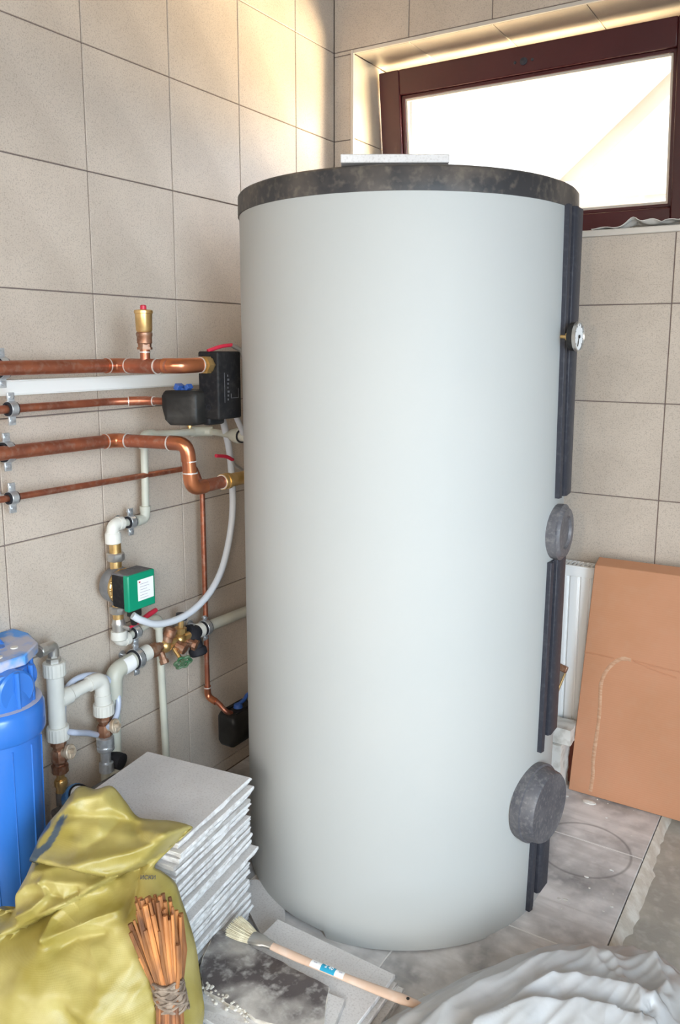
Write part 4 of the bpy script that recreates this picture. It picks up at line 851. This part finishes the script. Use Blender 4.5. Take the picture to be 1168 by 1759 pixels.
for k in range(4):
    put_tile(pr3 if k < 3 else pr2, .783 + (.014, .024, .008, 0)[k], -1.371 + (-.004, .004, -.003, 0)[k], .0004 + k * .0172, (-.02, .03, .0, -.015)[k], LOWL[k], 'tiles in the low pile')
zt = .0004 + 3 * .0172 + .0132
tag(slab([(.635, -1.511), (.925, -1.457), (.897, -1.345), (.600, -1.372)], zt, .0125, 3, .0012, 'stile', 'sdark'), 'pale cut tile whose clean edge shows under the mortar smeared slab', 'tile')
tag(slab([(.541, -1.334), (.700, -1.338), (.855, -1.342), (.878, -1.39), (.918, -1.458), (.84, -1.474), (.776, -1.489), (.741, -1.484), (.708, -1.490), (.68, -1.486), (.639, -1.488), (.615, -1.468), (.585, -1.440), (.570, -1.41)], zt + .0130, .0085, 9, .0035, 'dirty', 'mortar'), 'dark slab smeared with pale mortar lying beneath the paint brush', 'slab')
g = G()
for k in range(46):
    t = random.random(); x = .60 + .17 * t + random.uniform(-.015, .015); y = -1.478 - .014 * t + random.uniform(-.015, .01); g.ball((x, y, zt + .0215), random.uniform(.0015, .004), 7, 4, (1.3, 1.2, .8))
for k in range(14):
    x = .882 + random.uniform(-.006, .008); y = -1.40 - .05 * random.random(); g.ball((x, y, zt + .0015), random.uniform(.003, .006), 7, 4, (1.2, 1.5, .8))
o = obj('mortar_crumbs', g, 'mortar', loc=(.68, -1.48, zt + .02)); tag(o, 'pale mortar crumbs stuck along the edge of the dark slab', 'crumbs'); o['kind'] = 'stuff'
g = G()
rnd = random.Random(5)
for k in range(170):
    x = rnd.uniform(.45, 1.28); y = rnd.uniform(-1.25, -.12)
    if (Vector((x, y)) - TC.xy).length < .45: continue
    s_ = rnd.choice([.001, .0012, .0015, .002, .003]); g.ball((x, y, s_ * .5), s_, 6, 4, (rnd.uniform(.8, 1.8), 1, .6))
for x, y, s_ in ((1.092, -.213, .016), (1.186, -.58, .005), (1.165, -.70, .005), (1.15, -.705, .004), (1.02, -.215, .006)): g.ball((x, y, .001), s_, 10, 5, (1.4, .8, .35))
o = obj('plaster_crumbs', g, 'plaster', loc=(1.1, -.6, 0)); tag(o, 'white plaster crumbs scattered on the dusty floor', 'crumbs'); o['kind'] = 'stuff'
g = G(); g.prism([(.40, -1.115, .012), (.60, -1.235, .0005), (.622, -1.175, .0005), (.50, -1.03, .0005)], (0, 0, .010))
tag(obj('tile_offcut', g, 'stile', loc=(.52, -1.12, 0), bevel=.001), 'pale triangular tile offcut between tall stack and tank foot', 'offcut')

# ------------------------------------------------------------ paint brush
pb = thing('paint_brush', 'long-handled paint brush with pale bristles lying across the tiles', 'brush', (.80, -1.31, .085))
b0 = Vector((.640, -1.331, .1035)); b1 = Vector((1.058, -1.289, .0905)); bd = (b1 - b0).normalized(); bs = Vector((0, 0, 1)).cross(bd).normalized(); bu = bd.cross(bs)
def flat_tube(path, wid, hei, g, seg=16):
    rs = []
    for i, p in enumerate(path):
        rs.append([p + bs * cos(2 * pi * k / seg) * wid[i] + bu * sin(2 * pi * k / seg) * hei[i] for k in range(seg)])
    return g.rings(rs)
L_ = (b1 - b0).length
ts = [.13, .2, .3, .45, .6, .75, .87, .94, .98, 1.0]
g = flat_tube([b0 + bd * L_ * t - bs * .006 * sin(pi * t) for t in ts], [.0095, .0105, .0105, .009, .0095, .0115, .0125, .010, .006, .001], [.006, .0065, .0065, .006, .006, .0065, .007, .006, .004, .001], G())
hd = obj('handle', g, 'wood', pb)
g = G(); g.lathe(b0 + bd * L_ * .90 + bu * .0062 - bs * .002, bu, [(0, .0035), (.0012, .0035)], 12); obj('hanging_hole', g, 'dark', hd)
g = flat_tube([b0 + bd * t for t in (.0, .004, .03, .036, .055)], [.0185, .0190, .0165, .0135, .0105], [.0075, .008, .0080, .0075, .007], G()); obj('ferrule', g, 'nickel', pb)
rnd = random.Random(3); g = G()
for k in range(150):
    u = rnd.uniform(-1, 1); v_ = rnd.uniform(-1, 1) * sqrt(1 - u * u * .8); p0_ = b0 + bs * u * .016 + bu * v_ * .006 + bd * .004
    p1_ = b0 - bd * (.056 + .010 * rnd.random() - .006 * u * u) + bs * (u * .031 + .012) + bu * (v_ * .008 - .001)
    g.tube([p0_, p0_.lerp(p1_, .5) + bs * u * .002, p1_], [.0017, .0016, .0009], 5)
br = obj('bristles', g, 'bristle', pb); br['kind'] = 'stuff'
def on_handle(t, w0, w1, name, mat, dz=.0):
    g = G(); rs = []
    for tt in (t[0], t[1]):
        p = b0 + bd * L_ * tt - bs * .006 * sin(pi * tt); rs.append([p + bs * (.0098 * sin(radians(q))) + bu * ((.0068 + dz) * cos(radians(q))) for q in range(w0, w1 + 1, 8)])
    g.rings(rs, False, False, False); return obj(name, g, mat, hd)
on_handle((.37, .56), -74, 46, 'paper_label', 'label', .0002); on_handle((.43, .51), -74, 46, 'blue_label_band', 'cyan', .0005)
def text(s, size, loc, ux, uy, mat, parent, name='lettering', depth=.0003):
    c = bpy.data.curves.new(name, 'FONT'); c.body = s; c.size = size; c.extrude = depth; c.align_x = 'CENTER'; c.align_y = 'CENTER'
    tmp = bpy.data.objects.new('t', c); COL.objects.link(tmp); dg = bpy.context.evaluated_depsgraph_get(); m_ = bpy.data.meshes.new_from_object(tmp.evaluated_get(dg)); bpy.data.objects.remove(tmp)
    ux = Vector(ux).normalized(); uy = Vector(uy).normalized(); uz = ux.cross(uy); off = OFF[parent.name]
    mt = Matrix(((ux.x, uy.x, uz.x, loc[0] - off.x), (ux.y, uy.y, uz.y, loc[1] - off.y), (ux.z, uy.z, uz.z, loc[2] - off.z), (0, 0, 0, 1)))
    m_.transform(mt); m_.materials.clear(); m_.materials.append(M[mat]); o = bpy.data.objects.new(name, m_); COL.objects.link(o); o.parent = parent; OFF[o.name] = off; return o
q = b0 + bd * L_ * .472 - bs * .006 + bu * .0074 + bs * .001
text('2 40', .0115, q, bd, bs, 'label', hd)
for t_ in (.395, .538): text('ıııııı', .006, b0 + bd * L_ * t_ - bs * .005 + bu * .0072, bd, bs, 'print', hd, 'small_print')

# ------------------------------------------------------------ yellow sack
def sack_mat():
    m = bpy.data.materials.new('woven_yellow_sack'); m.use_nodes = True; nt = m.node_tree; N = nt.nodes; L = nt.links; b = N['Principled BSDF']
    b.inputs['Roughness'].default_value = .42; b.inputs['Specular IOR Level'].default_value = .5
    tc = N.new('ShaderNodeTexCoord')
    n = N.new('ShaderNodeTexNoise'); n.inputs['Scale'].default_value = 9; n.inputs['Detail'].default_value = 5; L.new(tc.outputs['Object'], n.inputs['Vector'])
    r = N.new('ShaderNodeMapRange'); r.inputs['From Min'].default_value = .38; r.inputs['From Max'].default_value = .68; L.new(n.outputs['Fac'], r.inputs['Value'])
    mx = N.new('ShaderNodeMix'); mx.data_type = 'RGBA'; mx.inputs[6].default_value = (.31, .245, .05, 1); mx.inputs[7].default_value = (.47, .395, .14, 1); L.new(r.outputs['Result'], mx.inputs['Factor'])
    at = N.new('ShaderNodeAttribute'); at.attribute_name = 'print'
    m2 = N.new('ShaderNodeMix'); m2.data_type = 'RGBA'; L.new(at.outputs['Fac'], m2.inputs['Factor']); L.new(mx.outputs[2], m2.inputs[6]); m2.inputs[7].default_value = (.06, .085, .11, 1)
    L.new(m2.outputs[2], b.inputs['Base Color'])
    ws = []
    for dr, sc_ in (('X', 130), ('Z', 130)):
        wv = N.new('ShaderNodeTexWave'); wv.bands_direction = dr; wv.inputs['Scale'].default_value = sc_; wv.inputs['Distortion'].default_value = .4; L.new(tc.outputs['Object'], wv.inputs['Vector']); ws.append(wv)
    ad = N.new('ShaderNodeMath'); ad.operation = 'MULTIPLY'; L.new(ws[0].outputs['Fac'], ad.inputs[0]); L.new(ws[1].outputs['Fac'], ad.inputs[1])
    bp = N.new('ShaderNodeBump'); bp.inputs['Strength'].default_value = .14; bp.inputs['Distance'].default_value = .0010; L.new(ad.outputs[0], bp.inputs['Height']); L.new(bp.outputs['Normal'], b.inputs['Normal'])
    return m
M['sack'] = sack_mat()
C0 = Vector((.47, -1.66, .2)); E1 = Vector((.8534, .5212, .0042)); E2 = Vector((-.2529, .4070, .8777)); E3 = Vector((.4558, -.7501, .4792))
OUT = [(0.244, -0.036), (0.228, 0.035), (0.195, 0.113), (0.179, 0.145), (0.151, 0.165), (0.136, 0.176), (0.168, 0.209), (0.194, 0.236), (0.21, 0.250), (0.17, 0.261), (0.123, 0.264), (0.091, 0.27), (0.063, 0.3), (0.032, 0.329), (-0.001, 0.323), (-0.039, 0.327), (-0.071, 0.283), (-0.089, 0.261), (-0.104, 0.233), (-0.112, 0.196), (-0.122, 0.161), (-0.131, 0.14), (-0.135, 0.108), (-0.140, 0.09), (-0.173, 0.100), (-0.213, 0.055), (-0.22, -0.046), (-0.193, -0.144), (-0.064, -0.215), (0.092, -0.215), (0.222, -0.165), (0.253, -0.096)]
FR = {'V1': [(0.208, 0.245), (0.162, 0.207), (0.125, 0.182), (0.099, 0.17), (0.069, 0.166), (0.033, 0.172), (-0.004, 0.181), (-0.041, 0.187), (-0.095, 0.19)],
      'V3': [(-0.186, 0.035), (-0.125, 0.062), (-0.087, 0.078), (-0.045, 0.099), (-0.009, 0.118), (0.036, 0.14), (0.073, 0.161)]}
RID = [([(-0.037, 0.066), (-0.033, 0.097), (-0.009, 0.118), (0.047, 0.148)], .012, .013), ([(-0.123, 0.124), (-0.096, 0.148), (-0.051, 0.160), (0.016, 0.155), (0.076, 0.155)], .012, .010),
       ([(-0.087, 0.172), (-0.028, 0.185), (0.043, 0.198), (0.108, 0.208), (0.172, 0.235)], .016, .014), ([(-0.063, 0.274), (-0.018, 0.304), (0.024, 0.32)], .014, .008), ([(-0.061, 0.156), (-0.044, 0.134), (-0.068, 0.113), (-0.101, 0.097)], .008, .012),
       ([(-0.035, 0.064), (0.007, 0.078), (0.052, 0.097), (0.093, 0.108)], .012, .012), ([(0.134, 0.261), (0.153, 0.244), (0.195, 0.247)], .009, .006), ([(0.037, -0.041), (0.08, -0.066), (0.138, -0.076)], .022, .010), ([(.055, .045), (.08, .01), (.085, -.04)], .02, .007),
       ([(-0.057, 0.272), (-0.002, 0.272), (0.053, 0.27), (0.104, 0.255)], .012, -.010), ([(-0.056, 0.152), (-0.038, 0.133), (-0.01, 0.129), (0.012, 0.14)], .007, -.010), ([(-0.134, 0.106), (-0.104, 0.076), (-0.065, 0.092)], .010, -.008),
       ([(-0.008, 0.045), (0.019, 0.060), (0.071, 0.068)], .012, -.008), ([(0.105, 0.172), (0.111, 0.14), (0.111, 0.097)], .006, -.007), ([(0.098, 0.249), (0.124, 0.227), (0.16, 0.227)], .010, -.007), ([(0.021, -0.046), (0.041, -0.076), (0.084, -0.104)], .015, -.010),
       ([(.02, .22), (.045, .235), (.06, .26)], .013, -.007), ([(-.16, .01), (-.13, -.06), (-.12, -.14)], .02, -.008), ([(.17, .12), (.19, .06), (.195, -.02)], .012, -.006)]
BANDS = [[(-0.052, 0.268), (-0.055, 0.244), (-0.065, 0.22), (-0.084, 0.202), (-0.092, 0.19)], [(-0.083, 0.254), (-0.105, 0.229), (-0.081, 0.200)]]
def dline(px, py, L):
    best = 1e9; sg = 1
    for (ax_, ay), (bx_, by) in zip(L, L[1:]):
        dx, dy = bx_ - ax_, by - ay; t = max(0, min(1, ((px - ax_) * dx + (py - ay) * dy) / (dx * dx + dy * dy))); ex, ey = px - ax_ - dx * t, py - ay - dy * t; q = ex * ex + ey * ey
        if q < best: best = q; sg = 1 if dx * (py - ay) - dy * (px - ax_) > 0 else -1
    return sqrt(best), sg
oc = [tuple(p)[:2] for p in spline([(x, y, 0) for x, y in OUT + OUT[:1]], 7)][:-1]
cx_, cy_ = .030, .085; NR = 64; vs = []; pr_at = []; K = len(oc)
def spt(a, b_, edge):
    d, _ = dline(a, b_, oc_closed); return d
oc_closed = OUT + OUT[:1]
front = []; back = []
for r in range(NR + 1):
    t = (r + .0) / NR; fr = []; bk = []
    for i, (ox, oy) in enumerate(oc):
        a = cx_ + (ox - cx_) * t; b_ = cy_ + (oy - cy_) * t
        if t >= 1: d = 0
        else: d, _ = dline(a, b_, oc_closed)
        q = min(d / .14, 1); dome = sqrt(max(0, 1 - (1 - q) ** 2)); ed = min(1, d / .018)
        low = max(0, min(1, (.20 - b_) / .22)); hgt = (.055 + .075 * low) * dome
        d1, s1 = dline(a, b_, FR['V1'])  # oriented right to left: above is the negative side
        if s1 < 0: hgt += .040 * math.exp(-d1 / .075) * min(1, .35 + d1 / .012) * (.3 + .7 * ed)
        else: hgt -= .032 * math.exp(-d1 / .022) * ed
        d3, s3 = dline(a, b_, FR['V3'])
        if s3 > 0: hgt += .030 * math.exp(-d3 / .05) * min(1, .35 + d3 / .010) * (.3 + .7 * ed)
        else: hgt -= .028 * math.exp(-d3 / .018) * ed
        for L, w_, am in RID:
            dd, _ = dline(a, b_, L)
            if dd < w_ * 3: hgt += 2.0 * am * math.exp(-(dd / w_) ** 1.3) * (.25 + .75 * ed)
        p = Vector((a * 9, b_ * 9, 2)); nz = noise.noise(p) * .014 + (1 - abs(noise.noise(Vector((a * 13 + b_ * 9, b_ * 22 - a * 5, 5)))) * 2) * .006 + (1 - abs(noise.noise(Vector((a * 8 - b_ * 6, b_ * 9 + a * 4, 15)))) * 2.2) * .008 + noise.noise(Vector((a * 45, b_ * 45, 8))) * .0015
        hgt += nz * ed
        fr.append((a, b_, hgt)); bk.append((a, b_, -(.012 + .085 * max(0, min(1, (.06 - b_) / .1))) * dome))
    front.append(fr); back.append(bk)
def w3(a, b_, h):
    p = C0 + E1 * a + E2 * b_ + E3 * h
    if p.z < .003: p.z = .003
    return p
g = G(); verts = []; vals = []
for r in range(1, NR + 1):
    for (a, b_, h) in front[r]:
        verts.append(w3(a, b_, h)); v_ = 0
        for L in BANDS:
            dd, _ = dline(a, b_, L); v_ = max(v_, 1 if dd < .0068 else max(0, 1 - (dd - .0068) / .002))
        vals.append(v_)
nb = NR * K
for r in range(NR - 1, 0, -1):
    for (a, b_, h) in back[r]: verts.append(w3(a, b_, h)); vals.append(0)
verts.append(w3(*front[0][0])); vals.append(0); verts.append(w3(*back[0][0])); vals.append(0)
fs = []; rows = 2 * NR - 1
for r in range(rows - 1):
    for i in range(K): a = r * K + i; b_ = r * K + (i + 1) % K; fs.append((a, b_, b_ + K, a + K))
c1 = rows * K; c2 = c1 + 1
for i in range(K): fs.append((c1, (i + 1) % K, i)); fs.append((c2, (rows - 1) * K + i, (rows - 1) * K + (i + 1) % K))
g.add(verts, fs)
sk = tag(obj('sack', g, 'sack', loc=(.47, -1.66, 0), angle=120), 'crumpled yellow woven sack flopped over the corner of the tile stack', 'sack')
at = sk.data.attributes.new('print', 'FLOAT', 'POINT'); at.data.foreach_set('value', vals)
q = C0 + E1 * .134 + E2 * .160 + E3 * .046
text('иски', .014, q, E1 + E2 * .0, E2, 'strip', sk, depth=.0008)

# ------------------------------------------------------------ whisk broom, standing handle-down against the sack
bm_ = thing('whisk_broom', 'reddish brown twig whisk broom standing upside down against the sack', 'broom', (.76, -1.70, 0))
BB = Vector((.702, -1.647, .235)); BT = Vector((.652, -1.638, .402)); BF = Vector((.79, -1.74, .0)); ax_ = (BT - BB).normalized(); sx_ = E1.copy(); sy_ = ax_.cross(sx_).normalized()
rnd = random.Random(11); cnt = 0
for row, (nn_, dep) in enumerate(((15, .017), (16, .007), (15, -.004), (14, -.015))):
    for k in range(nn_):
        u = -1 + 2 * (k + .5) / nn_ + rnd.uniform(-.08, .08); topw = .046 * u + .001; hgt = .168 - .022 * abs(u) ** 2 - (.028 if u < -.75 else 0) + rnd.uniform(-.018, .012) - (rnd.uniform(.02, .06) if (row == 0 and k % 4 == 1) else 0)
        a = BB + sx_ * u * .019 + sy_ * -dep * .8; b_ = BB + ax_ * hgt + sx_ * topw + sy_ * -dep * 1.15 ; mid = a.lerp(b_, .5) + sx_ * (rnd.uniform(-.004, .004) + .004 * u) + sy_ * rnd.uniform(-.002, .002); rr_ = rnd.uniform(.0026, .0052)
        bot = BF + sx_ * u * .030 + sy_ * -dep * 1.3; bot.z = .004
        g = G(); g.tube([bot, BB.lerp(BF, .45) + sx_ * u * .021 - sy_ * dep, a, mid, b_], [rr_ * .45, rr_ * .7, rr_ * .9, rr_, rr_ * .95], 7); obj('twig', g, 'twig', bm_)
g = G(); rs = []
for t in range(9):
    f = t / 8; p = BB + ax_ * (-.030 + .052 * f); rs.append([p + sx_ * cos(2 * pi * k / 28) * (.0275 + .0022 * noise.noise(Vector((t * 2.3, k * .8, 0)))) + sy_ * sin(2 * pi * k / 28) * (.024 + .002 * noise.noise(Vector((t * 2.9, k, 3)))) for k in range(28)])
g.rings(rs)
path = []
for k in range(150): t = k / 149; th_ = t * 2 * pi * 7; p = BB + ax_ * (-.032 + .056 * t + .003 * sin(k * 1.3)); path.append(p + sx_ * cos(th_) * .0292 + sy_ * sin(th_) * .0258)
g.tube(path, .0026, 6); obj('twine_binding', g, 'twine', bm_)
g = G(); p = BB.lerp(BF, .40); M['paleblue'] = pm('pale_blue_plastic', (.50, .66, .72), .4, c2=(.62, .72, .75), scale=30)
rs = []
for f in (0, .5, 1): q = BB.lerp(BF, .36 + .16 * f); rs.append([q + sx_ * cos(radians(t)) * (.033 + .004 * f) + sy_ * sin(radians(t)) * .030 for t in range(0, 360, 15)])
g.rings(rs, False, False); obj('plastic_wrap', g, 'paleblue', bm_)

# ------------------------------------------------------------ plastic sheeting heap, front right
def film_mat():
    m = pm('milky_film', (.62, .63, .65), .34, c2=(.54, .54, .54), scale=6, bump=.15, bscale=60)
    nt = m.node_tree; N = nt.nodes; L = nt.links; b = N['Principled BSDF']; out = N['Material Output']
    t = N.new('ShaderNodeBsdfTranslucent'); t.inputs[0].default_value = (.7, .72, .74, 1); mx = N.new('ShaderNodeMixShader'); mx.inputs[0].default_value = .18
    L.new(b.outputs[0], mx.inputs[1]); L.new(t.outputs[0], mx.inputs[2])
    tr_ = N.new('ShaderNodeBsdfTransparent'); m2 = N.new('ShaderNodeMixShader'); m2.inputs[0].default_value = .10; L.new(mx.outputs[0], m2.inputs[1]); L.new(tr_.outputs[0], m2.inputs[2]); L.new(m2.outputs[0], out.inputs[0]); return m
M['film'] = film_mat()
PO = [(.93, -1.37), (.985, -1.255), (1.06, -1.10), (1.15, -.965), (1.27, -.875), (1.40, -.835), (1.52, -.87), (1.66, -1.0), (1.74, -1.2), (1.72, -1.5), (1.5, -1.75), (1.2, -1.78), (.98, -1.6)]
po = [tuple(p)[:2] for p in spline([(x, y, 0) for x, y in PO + PO[:1]], 16)][:-1]
FOLDS = [([(1.036, -1.359), (1.112, -1.194), (1.163, -1.109), (1.228, -1.003), (1.322, -.900), (1.406, -.880), (1.474, -.925)], .020, .05, .022),
         ([(1.09, -1.38), (1.146, -1.24), (1.183, -1.187), (1.221, -1.122), (1.29, -1.048), (1.404, -.986), (1.441, -.975)], .014, .06, .030),
         ([(1.19, -1.36), (1.239, -1.234), (1.277, -1.173), (1.352, -1.134), (1.415, -1.126)], .014, .05, .028), ([(1.16, -1.40), (1.268, -1.263), (1.346, -1.215), (1.404, -1.199)], .013, .06, .026),
         ([(1.027, -1.25), (1.075, -1.11), (1.124, -1.04), (1.17, -.96)], .02, .03, .010), ([(1.357, -1.034), (1.393, -1.08), (1.431, -1.127), (1.443, -1.165)], .012, .025, .016),
         ([(1.431, -.973), (1.47, -1.054), (1.459, -1.136)], .010, .025, .022), ([(1.51, -1.0), (1.488, -1.057), (1.478, -1.131), (1.47, -1.2)], .010, .03, .022), ([(1.30, -1.00), (1.33, -1.06), (1.39, -1.10)], .009, .02, .010), ([(1.35, -1.36), (1.45, -1.28), (1.6, -1.2)], .02, .06, .03)]
HC = (1.40, -1.27); NRr = 130; K = len(po); rs = []
for r in range(1, NRr + 1):
    t = r / NRr; ring_ = []
    for i, (ox, oy) in enumerate(po):
        th_ = atan2(oy - HC[1], ox - HC[0]); x = HC[0] + (ox - HC[0]) * t; y = HC[1] + (oy - HC[1]) * t
        base = .15 * max(0, 1 - t ** 2.2) ** .75
        f = 0
        for L, wu, wd, am in FOLDS:   # one steep and one gentle flank per fold
            d, sg = dline(x, y, L)
            f += am * math.exp(-(d / (wu if sg > 0 else wd)) ** 1.5)
        ua = x * .45 + y * .89; va = x * .89 - y * .45; nzz = .012 * noise.noise(Vector((x * 3.5, y * 3.5, 2))) + .007 * (1 - 2.2 * abs(noise.noise(Vector((ua * 2.2, va * 15 + ua * 6, 6))))) + .0045 * (1 - 2 * abs(noise.noise(Vector((ua * 7, va * 42, 9))))) + .002 * (1 - 2.4 * abs(noise.noise(Vector((x * 17 + y * 9, y * 15 - x * 12, 1)))))
        fade = min(1, (1 - t) / .08)
        ring_.append((x, y, max(.0015 if x < 1.3 else -.028, .003 + base + (f + nzz) * fade - (.03 * (1 - fade) if x > 1.31 else 0))))
    rs.append(ring_)
g = G(); g.rings(rs, True, False)
o = obj('plastic_sheet', g, 'film', loc=(1.4, -1.27, 0), angle=120); tag(o, 'crumpled heap of milky white plastic sheeting in the right foreground', 'sheet')
